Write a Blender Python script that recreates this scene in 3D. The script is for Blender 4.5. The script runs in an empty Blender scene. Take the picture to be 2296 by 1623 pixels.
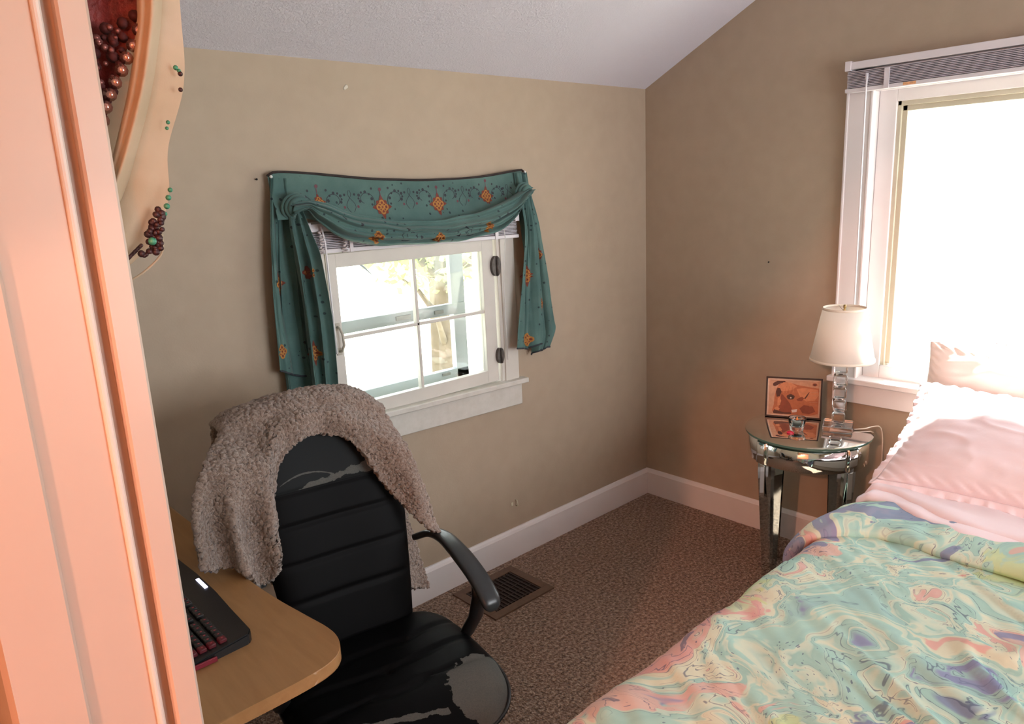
import bpy, bmesh, math, random
from mathutils import Vector, Matrix, noise
from mathutils.bvhtree import BVHTree

scene = bpy.context.scene
col = scene.collection
random.seed(7)

# ------------------------------------------------------------------ camera
cam_d = bpy.data.cameras.new('camera')
cam = bpy.data.objects.new('camera', cam_d)
col.objects.link(cam)
cam_d.sensor_fit = 'HORIZONTAL'
cam_d.sensor_width = 36.0
cam_d.lens = 25.90
cam_d.clip_start = 0.02
yaw, pitch, roll = math.radians(47.929), math.radians(13.061), math.radians(-2.658)
fw = Vector((math.cos(pitch) * math.cos(yaw), math.cos(pitch) * math.sin(yaw), -math.sin(pitch)))
rt = fw.cross(Vector((0, 0, 1))).normalized()
up = rt.cross(fw)
rt2 = rt * math.cos(roll) + up * math.sin(roll)
up2 = -rt * math.sin(roll) + up * math.cos(roll)
M = Matrix((rt2, up2, -fw)).transposed().to_4x4()
M.translation = Vector((-3.0722, -2.3412, 1.6473))
cam.matrix_world = M
scene.camera = cam

# ------------------------------------------------------------------ sky, sun, lamps, exposure
w = bpy.data.worlds.new('sky')
scene.world = w
w.use_nodes = True
bg = w.node_tree.nodes['Background']
bg.inputs[0].default_value = (0.93, 0.96, 1.0, 1)
bg.inputs[1].default_value = 5.0

def sun_lamp(direction, strength, color, angle):
    d = bpy.data.lights.new('sun', 'SUN')
    o = bpy.data.objects.new('sun', d)
    d.energy = strength
    d.color = color
    d.angle = math.radians(angle)
    o.rotation_euler = Vector(direction).to_track_quat('-Z', 'Y').to_euler()
    col.objects.link(o)
sun_lamp((-0.62, -0.05, -1.0), 24.0, (1.0, 0.95, 0.88), 1.2)

def portal(loc, normal, sx, sy):
    d = bpy.data.lights.new('portal', 'AREA')
    d.shape = 'RECTANGLE'
    d.size, d.size_y = sx, sy
    d.cycles.is_portal = True
    o = bpy.data.objects.new('portal', d)
    o.location = loc
    o.rotation_euler = Vector(normal).to_track_quat('-Z', 'Y').to_euler()
    col.objects.link(o)
portal((0.17, -1.55, 1.40), (-1, 0, 0), 0.95, 1.2)
portal((-1.42, 0.17, 1.16), (0, -1, 0), 0.85, 0.66)

# added fill light in a made-up window, unseen wall behind the bed foot
d = bpy.data.lights.new('added_fill_light', 'AREA')
d.shape = 'RECTANGLE'
d.size, d.size_y = 1.7, 1.25
d.energy = 8.7
d.spread = math.radians(96)
d.color = (0.96, 0.97, 1.0)
o = bpy.data.objects.new('added_fill_light', d)
o.location = (-1.35, -3.99, 1.55)
o.rotation_euler = Vector((-0.02, 1, 0.12)).to_track_quat('-Z', 'Y').to_euler()
col.objects.link(o)

HALL_LAMP = Vector((-5.1, -2.48, 2.5))
d = bpy.data.lights.new('hall_bulb_light', 'POINT')
d.energy = 195.0
d.color = (1.0, 0.40, 0.24)
d.shadow_soft_size = 0.05
hall_light = bpy.data.objects.new('hall_bulb_light', d)
hall_light.location = HALL_LAMP
col.objects.link(hall_light)

HALL_LAMP2 = Vector((-3.55, -2.28, 2.08))
d = bpy.data.lights.new('hall_small_bulb_light', 'POINT')
d.energy = 9.0
d.color = (1.0, 0.30, 0.10)
d.shadow_soft_size = 0.04
o = bpy.data.objects.new('hall_small_bulb_light', d)
o.location = HALL_LAMP2
col.objects.link(o)

scene.view_settings.view_transform = 'Standard'
scene.view_settings.look = 'None'
scene.view_settings.gamma = 1.0
scene.view_settings.exposure = 0.40
scene.view_settings.use_curve_mapping = False
try:
    scene.cycles.max_bounces = 12
    scene.cycles.diffuse_bounces = 8
    scene.cycles.transparent_max_bounces = 24
    scene.cycles.caustics_reflective = False
    scene.cycles.caustics_refractive = False
    scene.cycles.sample_clamp_indirect = 8.0
except Exception:
    pass

# ------------------------------------------------------------------ helpers
def srgb(r, g, b):
    f = lambda c: (c / 255 / 12.92) if c / 255 <= 0.04045 else ((c / 255 + 0.055) / 1.055) ** 2.4
    return (f(r), f(g), f(b), 1.0)

class NT:
    """small node-tree writer"""
    def __init__(s, name):
        s.m = bpy.data.materials.new(name)
        s.m.use_nodes = True
        s.t = s.m.node_tree
        s.b = s.t.nodes['Principled BSDF']
        s.out = s.t.nodes['Material Output']
    def n(s, typ, **kw):
        nd = s.t.nodes.new(typ)
        for k, v in kw.items():
            if k.startswith('i_'):
                nd.inputs[k[2:].replace('_', ' ')].default_value = v
            else:
                setattr(nd, k, v)
        return nd
    def l(s, a, b):
        s.t.links.new(a, b)
    def coord(s, kind='Object'):
        return s.n('ShaderNodeTexCoord').outputs[kind]
    def mapping(s, src, scale=(1, 1, 1), rot=(0, 0, 0), loc=(0, 0, 0)):
        mp = s.n('ShaderNodeMapping')
        mp.inputs['Scale'].default_value = scale
        mp.inputs['Rotation'].default_value = rot
        mp.inputs['Location'].default_value = loc
        s.l(src, mp.inputs[0])
        return mp.outputs[0]
    def noise(s, src, scale, detail=4, rough=0.5, dist=0.0):
        nd = s.n('ShaderNodeTexNoise')
        nd.inputs['Scale'].default_value = scale
        nd.inputs['Detail'].default_value = detail
        nd.inputs['Roughness'].default_value = rough
        nd.inputs['Distortion'].default_value = dist
        s.l(src, nd.inputs['Vector'])
        return nd
    def ramp(s, src, stops, interp='LINEAR'):
        nd = s.n('ShaderNodeValToRGB')
        e = nd.color_ramp.elements
        nd.color_ramp.interpolation = interp
        while len(e) < len(stops):
            e.new(0.5)
        for el, (p, c) in zip(e, stops):
            el.position = p
            el.color = c
        s.l(src, nd.inputs[0])
        return nd.outputs[0]
    def mixc(s, fac, a, b, blend='MIX'):
        nd = s.n('ShaderNodeMix', data_type='RGBA', blend_type=blend)
        for sock, v in ((nd.inputs[0], fac), (nd.inputs[6], a), (nd.inputs[7], b)):
            if isinstance(v, bpy.types.NodeSocket):
                s.l(v, sock)
            else:
                sock.default_value = v
        return nd.outputs[2]
    def math(s, op, a, b=None, c=None):
        nd = s.n('ShaderNodeMath', operation=op)
        for i, v in enumerate((a, b, c)):
            if v is None:
                continue
            if isinstance(v, bpy.types.NodeSocket):
                s.l(v, nd.inputs[i])
            else:
                nd.inputs[i].default_value = v
        return nd.outputs[0]
    def bump(s, h, strength, dist=0.01, prev=None):
        nd = s.n('ShaderNodeBump')
        nd.inputs['Strength'].default_value = strength
        nd.inputs['Distance'].default_value = dist
        s.l(h, nd.inputs['Height'])
        if prev is not None:
            s.l(prev, nd.inputs['Normal'])
        return nd.outputs[0]

def simple(name, c, rough=0.5, metal=0.0, spec=0.5, var=0.0, vscale=8.0, bump=0.0, bscale=60.0, sheen=0.0, emit=None, es=0.0):
    t = NT(name)
    t.b.inputs['Roughness'].default_value = rough
    t.b.inputs['Metallic'].default_value = metal
    t.b.inputs['Specular IOR Level'].default_value = spec
    t.b.inputs['Base Color'].default_value = c
    co = t.coord()
    if var > 0:
        nz = t.noise(co, vscale, 5)
        dark = tuple(x * (1 - var) for x in c[:3]) + (1,)
        lite = tuple(min(1, x * (1 + var * 0.6)) for x in c[:3]) + (1,)
        t.l(t.ramp(nz.outputs[0], [(0.3, dark), (0.7, lite)]), t.b.inputs['Base Color'])
    if bump > 0:
        nz = t.noise(co, bscale, 4)
        t.l(t.bump(nz.outputs[0], bump, 0.004), t.b.inputs['Normal'])
    if sheen:
        t.b.inputs['Sheen Weight'].default_value = sheen
    if emit:
        t.b.inputs['Emission Color'].default_value = emit
        t.b.inputs['Emission Strength'].default_value = es
    return t.m

class MB:
    """collects shapes; build() links them as one mesh object"""
    def __init__(s):
        s.bm = bmesh.new()
        s.uv = None
    def face(s, pts, mi=0, smooth=False):
        vs = [s.bm.verts.new(p) for p in pts]
        try:
            f = s.bm.faces.new(vs)
            f.material_index = mi
            f.smooth = smooth
            return f
        except ValueError:
            return None
    def box(s, lo, hi, mi=0, bevel=0.0, seg=2, mat=None):
        r = bmesh.ops.create_cube(s.bm, size=1.0)
        vs = r['verts']
        for v in vs:
            v.co = Vector([(lo[i] + hi[i]) / 2 + v.co[i] * (hi[i] - lo[i]) for i in range(3)])
        fs = {f for v in vs for f in v.link_faces}
        for f in fs:
            f.material_index = mi
        es = {e for v in vs for e in v.link_edges}
        allv = vs
        if bevel > 0:
            r = bmesh.ops.bevel(s.bm, geom=list(es), offset=bevel, segments=seg, affect='EDGES', profile=0.6)
            allv = list({v for f in r['faces'] for v in f.verts} | {v for v in vs if v.is_valid})
            for f in r['faces']:
                f.material_index = mi
                f.smooth = True
        if mat is not None:
            for v in allv:
                v.co = mat @ v.co
        return allv
    def tube(s, pts, r, n=10, mi=0, caps=True, rads=None, flat=None):
        pts = [Vector(p) for p in pts]
        rings = []
        prev = None
        for i, p in enumerate(pts):
            if i == 0:
                t = pts[1] - pts[0]
            elif i == len(pts) - 1:
                t = pts[-1] - pts[-2]
            else:
                t = (pts[i + 1] - pts[i]).normalized() + (pts[i] - pts[i - 1]).normalized()
            t.normalize()
            if prev is None:
                a = Vector((0, 0, 1)) if abs(t.z) < 0.9 else Vector((1, 0, 0))
                nn = t.cross(a).normalized()
            else:
                nn = (prev - t * prev.dot(t)).normalized()
            prev = nn
            bb = t.cross(nn)
            rr = rads[i] if rads else r
            ra, rb = (rr, rr) if flat is None else (rr * flat[0], rr * flat[1])
            rings.append([s.bm.verts.new(p + nn * math.cos(2 * math.pi * k / n) * ra + bb * math.sin(2 * math.pi * k / n) * rb) for k in range(n)])
        for a, b in zip(rings, rings[1:]):
            for k in range(n):
                f = s.bm.faces.new((a[k], a[(k + 1) % n], b[(k + 1) % n], b[k]))
                f.smooth = True
                f.material_index = mi
        if caps:
            for rg, rev in ((rings[0], True), (rings[-1], False)):
                f = s.bm.faces.new(rg[::-1] if rev else rg)
                f.material_index = mi
    def lathe(s, prof, n=32, mi=0, center=(0, 0, 0), smooth=True, close=True):
        """prof: list of (r, z)"""
        c = Vector(center)
        rings = []
        for r, z in prof:
            if r < 1e-6:
                rings.append([s.bm.verts.new(c + Vector((0, 0, z)))])
            else:
                rings.append([s.bm.verts.new(c + Vector((r * math.cos(2 * math.pi * k / n), r * math.sin(2 * math.pi * k / n), z))) for k in range(n)])
        for a, b in zip(rings, rings[1:]):
            for k in range(n):
                if len(a) == 1 and len(b) == 1:
                    continue
                if len(a) == 1:
                    f = s.bm.faces.new((a[0], b[(k + 1) % n], b[k]))
                elif len(b) == 1:
                    f = s.bm.faces.new((a[k], a[(k + 1) % n], b[0]))
                else:
                    f = s.bm.faces.new((a[k], a[(k + 1) % n], b[(k + 1) % n], b[k]))
                f.smooth = smooth
                f.material_index = mi
    def prism(s, poly, z0, z1, mi=0, axis='z', bevel=0.0, seg=3):
        """extrude polygon (list of 2-tuples) along an axis"""
        def P(a, b, c):
            return {'z': (a, b, c), 'y': (a, c, b), 'x': (c, a, b)}[axis]
        lo = [s.bm.verts.new(P(a, b, z0)) for a, b in poly]
        hi = [s.bm.verts.new(P(a, b, z1)) for a, b in poly]
        fs = [s.bm.faces.new(lo[::-1]), s.bm.faces.new(hi)]
        n = len(poly)
        es = []
        for k in range(n):
            f = s.bm.faces.new((lo[k], lo[(k + 1) % n], hi[(k + 1) % n], hi[k]))
            fs.append(f)
        for f in fs:
            f.material_index = mi
        if bevel > 0:
            es = [e for f in fs[:2] for e in f.edges]
            r = bmesh.ops.bevel(s.bm, geom=es, offset=bevel, segments=seg, affect='EDGES', profile=0.6)
            for f in r['faces']:
                f.smooth = True
                f.material_index = mi
    def grid(s, fn, nu, nv, mi=0, uvs=True, smooth=True):
        if uvs and s.uv is None:
            s.uv = s.bm.loops.layers.uv.new('UVMap')
        vs = [[s.bm.verts.new(fn(i / nu, j / nv)) for j in range(nv + 1)] for i in range(nu + 1)]
        for i in range(nu):
            for j in range(nv):
                f = s.bm.faces.new((vs[i][j], vs[i + 1][j], vs[i + 1][j + 1], vs[i][j + 1]))
                f.smooth = smooth
                f.material_index = mi
                if uvs:
                    for lp, (a, b) in zip(f.loops, ((i, j), (i + 1, j), (i + 1, j + 1), (i, j + 1))):
                        lp[s.uv].uv = (a / nu, b / nv)
        return vs
    def build(s, name, mats, parent=None, normals=True, loc=None):
        me = bpy.data.meshes.new(name)
        if normals:
            bmesh.ops.recalc_face_normals(s.bm, faces=s.bm.faces)
        s.bm.to_mesh(me)
        s.bm.free()
        for m in (mats if isinstance(mats, (list, tuple)) else [mats]):
            me.materials.append(m)
        o = bpy.data.objects.new(name, me)
        col.objects.link(o)
        if parent is not None:
            o.parent = parent
        if loc is not None:
            o.location = loc
        return o

def tag(o, label=None, cat=None, group=None, kind=None):
    if label: o['label'] = label
    if cat: o['category'] = cat
    if group: o['group'] = group
    if kind: o['kind'] = kind
    return o

def empty(name, loc=(0, 0, 0), rz=0.0):
    o = bpy.data.objects.new(name, None)
    o.empty_display_size = 0.1
    o.location = loc
    o.rotation_euler = (0, 0, rz)
    col.objects.link(o)
    return o

def thing(name, label, cat, loc=(0, 0, 0), rz=0.0, group=None):
    return tag(empty(name, loc, rz), label, cat, group)

def subsurf(o, lv=1):
    m = o.modifiers.new('smooth', 'SUBSURF')
    m.levels = m.render_levels = lv
    return o

def solidify(o, t, offset=0.0):
    m = o.modifiers.new('thick', 'SOLIDIFY')
    m.thickness = t
    m.offset = offset
    return o

def lerp(a, b, t):
    return a + (b - a) * t

def interp(tab, x):
    """piecewise smooth interpolation; tab = [(x, v...), ...]"""
    if x <= tab[0][0]:
        return list(tab[0][1:])
    for a, b in zip(tab, tab[1:]):
        if x <= b[0]:
            t = (x - a[0]) / (b[0] - a[0])
            return [lerp(p, q, t) for p, q in zip(a[1:], b[1:])]
    return list(tab[-1][1:])

def sinterp(tab, x):
    """Catmull-Rom interpolation"""
    n = len(tab)
    if x <= tab[0][0]:
        return list(tab[0][1:])
    if x >= tab[-1][0]:
        return list(tab[-1][1:])
    for i in range(n - 1):
        if x <= tab[i + 1][0]:
            break
    a, b = tab[i], tab[i + 1]
    h = b[0] - a[0]
    t = (x - a[0]) / h
    out = []
    for k in range(1, len(a)):
        m0 = (b[k] - tab[i - 1][k]) / (b[0] - tab[i - 1][0]) if i > 0 else (b[k] - a[k]) / h
        m1 = (tab[i + 2][k] - a[k]) / (tab[i + 2][0] - a[0]) if i + 2 < n else (b[k] - a[k]) / h
        out.append((2 * t**3 - 3 * t**2 + 1) * a[k] + (t**3 - 2 * t**2 + t) * h * m0 + (-2 * t**3 + 3 * t**2) * b[k] + (t**3 - t**2) * h * m1)
    return out

def smooth01(a, b, x):
    t = max(0.0, min(1.0, (x - a) / (b - a)))
    return t * t * (3 - 2 * t)

# ------------------------------------------------------------------ materials
def mat_wall():
    t = NT('tan_wall_paint')
    co = t.coord()
    n1 = t.noise(co, 1.3, 3)
    n2 = t.noise(co, 14, 4)
    c = t.ramp(n1.outputs[0], [(0.3, srgb(169, 153, 134)), (0.7, srgb(176, 160, 141))])
    c = t.mixc(0.08, c, t.ramp(n2.outputs[0], [(0.35, srgb(140, 128, 105)), (0.7, srgb(190, 176, 152))]))
    t.l(c, t.b.inputs['Base Color'])
    t.b.inputs['Roughness'].default_value = 0.55
    t.b.inputs['Specular IOR Level'].default_value = 0.25
    n3 = t.noise(co, 160, 3)
    b1 = t.bump(n3.outputs[0], 0.12, 0.003)
    t.l(t.bump(n2.outputs[0], 0.12, 0.01, b1), t.b.inputs['Normal'])
    return t.m
WALL = mat_wall()

def mat_ceiling():
    t = NT('popcorn_ceiling_paint')
    co = t.coord()
    t.b.inputs['Base Color'].default_value = srgb(210, 208, 217)
    t.b.inputs['Roughness'].default_value = 0.85
    t.b.inputs['Specular IOR Level'].default_value = 0.2
    n1 = t.noise(co, 120, 5, 0.65)
    n2 = t.noise(co, 55, 3, 0.6)
    # lumps heavy toward the far left end, nearly smooth near the window wall
    sx = t.n('ShaderNodeSeparateXYZ')
    t.l(co, sx.inputs[0])
    mask = t.n('ShaderNodeMapRange')
    mask.inputs['From Min'].default_value = -0.55
    mask.inputs['From Max'].default_value = -1.5
    mask.inputs['To Min'].default_value = 0.12
    t.l(sx.outputs[0], mask.inputs[0])
    h = t.ramp(n1.outputs[0], [(0.45, (0, 0, 0, 1)), (0.62, (1, 1, 1, 1))])
    h2 = t.math('ADD', h, t.math('MULTIPLY', n2.outputs[0], 0.7))
    h3 = t.math('MULTIPLY', h2, mask.outputs[0])
    t.l(t.bump(h3, 0.45, 0.008), t.b.inputs['Normal'])
    return t.m
CEIL = mat_ceiling()

def mat_carpet():
    t = NT('brown_carpet')
    co = t.coord()
    v = t.n('ShaderNodeTexVoronoi')
    v.inputs['Scale'].default_value = 130
    t.l(co, v.inputs['Vector'])
    n = t.noise(co, 78, 5, 0.72)
    n2 = t.noise(co, 3.0, 3)
    c = t.ramp(n.outputs[0], [(0.38, srgb(84, 60, 48)), (0.5, srgb(182, 146, 120)), (0.62, srgb(250, 222, 196))])
    c = t.mixc(0.35, c, t.ramp(v.outputs[0], [(0.0, srgb(220, 190, 164)), (0.6, srgb(96, 70, 56))]))
    c = t.mixc(t.math('MULTIPLY', n2.outputs[0], 0.3), c, srgb(140, 108, 88))
    t.l(c, t.b.inputs['Base Color'])
    t.b.inputs['Roughness'].default_value = 0.98
    t.b.inputs['Specular IOR Level'].default_value = 0.1
    t.b.inputs['Sheen Weight'].default_value = 0.2
    hh = t.math('ADD', n.outputs[0], t.math('MULTIPLY', v.outputs[0], -0.8))
    t.l(t.bump(hh, 1.0, 0.016), t.b.inputs['Normal'])
    return t.m
CARPET = mat_carpet()

WHITE = simple('white_trim_paint', srgb(226, 222, 222), 0.38, var=0.03, vscale=5, bump=0.05, bscale=40)
OLDWHITE = simple('worn_white_window_paint', srgb(206, 202, 194), 0.42, var=0.06, vscale=9, bump=0.15, bscale=35)
def mat_chipped():
    t = NT('chipped_white_paint')
    co = t.coord()
    n = t.noise(co, 22, 6, 0.65)
    c = t.ramp(n.outputs[0], [(0.2, srgb(120, 108, 90)), (0.27, srgb(196, 193, 184)), (0.7, srgb(210, 207, 200))])
    t.l(c, t.b.inputs['Base Color'])
    t.b.inputs['Roughness'].default_value = 0.4
    t.l(t.bump(n.outputs[0], 0.1, 0.004), t.b.inputs['Normal'])
    return t.m
CHIPPED = mat_chipped()
BEIGESTOP = simple('beige_window_stop_paint', srgb(196, 190, 170), 0.5, var=0.06)
ALU = simple('storm_window_aluminium', srgb(172, 184, 188), 0.45, var=0.05)
PLASTIC = simple('white_blind_plastic', srgb(216, 212, 216), 0.35)
SLAT = simple('grey_white_blind_slat', srgb(176, 172, 180), 0.4, var=0.05)
CLEARW = simple('clear_wand_plastic', srgb(230, 228, 232), 0.15)
GAP = simple('dark_gap', srgb(40, 36, 32), 0.9)
RUST = simple('worn_hinge_metal', srgb(96, 90, 86), 0.5, metal=0.6, var=0.3, vscale=60, bump=0.3, bscale=80)

def mat_pane():
    t = NT('window_glass')
    tr = t.n('ShaderNodeBsdfTransparent')
    tr.inputs[0].default_value = (0.97, 0.985, 0.97, 1)
    gl = t.n('ShaderNodeBsdfGlossy')
    gl.inputs['Roughness'].default_value = 0.02
    mx = t.n('ShaderNodeMixShader')
    lw = t.n('ShaderNodeLayerWeight')
    lw.inputs[0].default_value = 0.5
    t.l(t.math('ADD', t.math('MULTIPLY', t.math('POWER', lw.outputs['Facing'], 5.0), 0.5), 0.03), mx.inputs[0])
    t.l(tr.outputs[0], mx.inputs[1])
    t.l(gl.outputs[0], mx.inputs[2])
    t.l(mx.outputs[0], t.out.inputs[0])
    return t.m
PANE = mat_pane()

def mat_glass(name, c=(1, 1, 1, 1), ior=1.5, rough=0.0):
    t = NT(name)
    t.b.inputs['Base Color'].default_value = c
    t.b.inputs['Transmission Weight'].default_value = 1.0
    t.b.inputs['Roughness'].default_value = rough
    t.b.inputs['IOR'].default_value = ior
    return t.m
CRYSTAL = mat_glass('lamp_crystal', (0.98, 0.99, 1, 1), 1.52)
TEAGLASS = mat_glass('pale_aqua_glass', (0.86, 0.97, 0.96, 1), 1.45)
EDGEGLASS = simple('green_glass_edge', srgb(92, 130, 118), 0.08, metal=0.2, spec=0.8)
MIRROR = simple('mirror', srgb(236, 240, 238), 0.035, metal=1.0)
MIRRORLEG = simple('smoky_mirror_leg', srgb(206, 212, 212), 0.05, metal=1.0)
CHROME = simple('chrome', srgb(210, 210, 210), 0.12, metal=1.0)
DARKMETAL = simple('dark_metal', srgb(50, 48, 48), 0.35, metal=0.8)
BLACKPL = simple('black_plastic', srgb(20, 21, 23), 0.38, spec=0.5, bump=0.05, bscale=300)
BLACKGLOSS = simple('arm_pad_plastic', srgb(40, 44, 46), 0.3, spec=0.55)

# ------------------------------------------------------------------ room shell
SL = (2.335 - 2.101) / 0.476          # slope of the attic ceiling
ZK = 2.101                            # knee-wall height
YF = -(2.62 - ZK) / SL                # where the ceiling turns flat
XD = -2.845                           # room face of the doorway wall
XH = -3.0                             # hall face of the doorway wall
YBACK = -4.0

m = MB(); m.face([(-6.2, 0.2, 0), (0.2, 0.2, 0), (0.2, -5, 0), (-6.2, -5, 0)])
tag(m.build('floor', CARPET), 'brown speckled cut-pile carpet across the bedroom floor', kind='structure')

# back wall (with the small window), solid with a hole
def wall_with_hole(name, u0, u1, ztop, hu0, hu1, hz0, hz1, axis, t0, t1, label):
    """axis 'y': wall in xz-plane between y=t0..t1; axis 'x': wall in yz-plane between x=t0..t1"""
    m = MB()
    def bx(a0, a1, z0, z1):
        if a1 - a0 < 1e-4 or z1 - z0 < 1e-4:
            return
        if axis == 'y':
            m.box((a0, t0, z0), (a1, t1, z1))
        else:
            m.box((t0, a0, z0), (t1, a1, z1))
    bx(u0, hu0, 0, ztop)
    bx(hu1, u1, 0, ztop)
    bx(hu0, hu1, 0, hz0)
    bx(hu0, hu1, hz1, ztop)
    o = m.build(name, WALL)
    return tag(o, label, kind='structure')

W1 = dict(x0=-1.835, x1=-1.02, z0=0.842, z1=1.475)
W2 = dict(y0=-2.02, y1=-1.092, z0=0.815, z1=1.962)
wall_with_hole('wall_back', -2.99, 0.16, ZK + 0.02, W1['x0'], W1['x1'], W1['z0'], W1['z1'], 'y', 0.0, 0.16, 'tan painted knee wall holding the small casement window')
wall_with_hole('wall_right', YBACK, 0.0, 3.0, W2['y0'], W2['y1'], W2['z0'], W2['z1'], 'x', 0.0, 0.16, 'tan painted gable wall behind the bedside table')

# ceiling : slope then flat, one closed slab
m = MB()
prof = [(0.16, ZK - 0.16 * SL), (YF, 2.62), (-5.0, 2.62), (-5.0, 2.72), (YF - 0.05, 2.72), (0.16, ZK - 0.16 * SL + 0.12)]
m.prism([(a, b) for a, b in prof], -6.2, 0.16, axis='x')
# axis x maps (a,b,c)->(c,a,b): a is y, b is z
tag(m.build('ceiling', CEIL), 'sloping white popcorn textured attic ceiling', kind='structure')

wall_with_hole('wall_front', -2.99, 0.16, 3.0, -2.2, -0.5, 0.92, 2.18, 'y', YBACK - 0.12, YBACK, 'tan wall behind the bed foot, holding the added fill window')
w3 = tag(empty('added_fill_window', (-1.35, YBACK, 0.92)), 'unseen white window added for the fill light in the wall behind the bed', kind='structure')  # window added to frame the fill light
m = MB()
for lo, hi in (((-0.95, 0.0, -0.1), (-0.85, 0.02, 1.36)), ((0.85, 0.0, -0.1), (0.95, 0.02, 1.36)), ((-0.95, 0.0, 1.26), (0.95, 0.02, 1.36)), ((-0.95, 0.0, -0.1), (0.95, 0.04, 0.0)), ((-0.02, 0.015, 0), (0.02, 0.03, 1.26))):
    m.box(lo, hi, bevel=0.002)
m.build('window_casing', WHITE, w3)

# door wall with an opening from y=-1.485 to y=-2.44, up to 2.03
JY0, JY1, JZ = -1.465, -2.47, 2.2
m = MB()
m.box((XH, JY0, 0), (XD, 0.16, 3.0))
m.box((XH, YBACK, 0), (XD, JY1, 3.0))
m.box((XH, JY1, JZ), (XD, JY0, 3.0))
tag(m.build('wall_left', WALL), 'tan wall holding the doorway', kind='structure')

# hallway shell
HALLW = simple('hall_wall_paint', srgb(206, 196, 178), 0.7, var=0.03)
m = MB(); m.box((-6.2, -0.6, 0), (XH, -0.48, 3.0)); tag(m.build('wall_hall_north', HALLW), 'hall side wall', kind='structure')
m = MB(); m.box((-6.2, -4.12, 0), (XH, YBACK, 3.0)); tag(m.build('wall_hall_south', HALLW), 'hall side wall opposite', kind='structure')
m = MB(); m.box((-6.2, -4.0, 0), (-6.08, -0.6, 3.0)); tag(m.build('wall_hall_end', HALLW), 'hall end wall', kind='structure')

# unseen sloping blocker added across the hall; its edge cuts the lamp light on the jamb and the far wall
m = MB(); m.prism([(-0.6, 0.42), (-2.43, 2.66), (-0.6, 2.66)], -3.75, -3.65, axis='x')
tag(m.build('hall_light_blocker', HALLW), 'unseen sloping panel added in the hall to cut the lamp light', kind='structure')

# baseboards
def baseboard(name, a, b, inward, label):
    a, b, inward = Vector(a), Vector(b), Vector(inward)
    prof = [(0, 0), (0.018, 0), (0.018, 0.122), (0.013, 0.132), (0.007, 0.14), (0, 0.14)]
    m = MB()
    A = [m.bm.verts.new(a + inward * p + Vector((0, 0, z))) for p, z in prof]
    B = [m.bm.verts.new(b + inward * p + Vector((0, 0, z))) for p, z in prof]
    n = len(prof)
    for k in range(n):
        m.bm.faces.new((A[k], A[(k + 1) % n], B[(k + 1) % n], B[k]))
    m.bm.faces.new(A[::-1]); m.bm.faces.new(B)
    tag(m.build(name, WHITE), label, kind='structure')
baseboard('baseboard_back', (XD, 0, 0), (0, 0, 0), (0, -1, 0), 'white baseboard under the small window')
baseboard('baseboard_right', (0, 0, 0), (0, YBACK, 0), (-1, 0, 0), 'white baseboard behind the bedside table')

# ------------------------------------------------------------------ doorway trim
JAMB = simple('glossy_jamb_paint_lamp_tint', srgb(200, 182, 168), 0.35, var=0.02, bump=0.05, bscale=25)  # warm tint of the hall lamp mixed into the white paint
d1 = tag(empty('door_1', (XD, JY0, 0)), 'white painted door jamb lit orange at the left edge', kind='structure')
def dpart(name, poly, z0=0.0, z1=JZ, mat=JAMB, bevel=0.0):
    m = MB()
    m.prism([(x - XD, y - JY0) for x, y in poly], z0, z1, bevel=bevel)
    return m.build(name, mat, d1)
# jamb lining, the stop toward the room, a rounded strip beside it, the casing on the hall side
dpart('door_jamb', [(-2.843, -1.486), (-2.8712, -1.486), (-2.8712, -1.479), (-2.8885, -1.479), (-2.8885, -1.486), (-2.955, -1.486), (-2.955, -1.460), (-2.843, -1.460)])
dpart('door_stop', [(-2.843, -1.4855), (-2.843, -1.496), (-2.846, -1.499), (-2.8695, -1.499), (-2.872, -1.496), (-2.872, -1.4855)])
m = MB()
m.prism([(-0.0415 + 0.0045 * math.cos(a), -0.0225 + 0.0045 * math.sin(a)) for a in [i * math.pi / 6 for i in range(12)]], 0, JZ)
m.build('weather_strip', simple('pale_grey_weather_strip', srgb(214, 212, 206), 0.5), d1)
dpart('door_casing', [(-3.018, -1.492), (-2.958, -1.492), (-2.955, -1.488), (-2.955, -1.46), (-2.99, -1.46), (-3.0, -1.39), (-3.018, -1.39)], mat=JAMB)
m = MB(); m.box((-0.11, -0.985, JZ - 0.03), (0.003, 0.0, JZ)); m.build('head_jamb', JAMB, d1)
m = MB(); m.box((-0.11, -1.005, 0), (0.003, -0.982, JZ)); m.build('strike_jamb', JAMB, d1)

# ------------------------------------------------------------------ window 1 (small casement in the back wall)
w1 = tag(empty('window_1', (-1.42, 0, 0.84)), 'small white four-pane casement window over the carpet', kind='structure')
O1 = Vector((-1.42, 0, 0.84))
def w1p(name, mat, boxes, bevel=0.0015, parent=None, shear=None):
    m = MB()
    for lo, hi in boxes:
        m.box(lo, hi, bevel=bevel)
    if shear is not None:
        for v in m.bm.verts:
            v.co.z += -(v.co.x + 0.92) * shear
    off = O1 if parent is None else O1
    for v in m.bm.verts:
        v.co -= O1
    return m.build(name, mat, w1 if parent is None else parent)
w1p('window_casing', OLDWHITE, [((-1.925, -0.018, 0.842), (-1.826, 0.004, 1.56)), ((-1.012, -0.018, 0.842), (-0.935, 0.004, 1.56)),
                               ((-1.925, -0.02, 1.468), (-0.935, 0.004, 1.575))], 0.002)
w1p('window_casing_bead', OLDWHITE, [((-1.028, -0.012, 0.845), (-1.011, 0.004, 1.47)), ((-1.828, -0.01, 0.845), (-1.8195, 0.004, 1.47))], 0.002)
w1p('window_sill', CHIPPED, [((-1.97, -0.048, 0.821), (-0.905, 0.0, 0.843))], 0.004, shear=0.02)
w1p('window_apron', CHIPPED, [((-1.94, -0.02, 0.722), (-0.924, 0.0, 0.822))], 0.003, shear=0.026)
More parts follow.
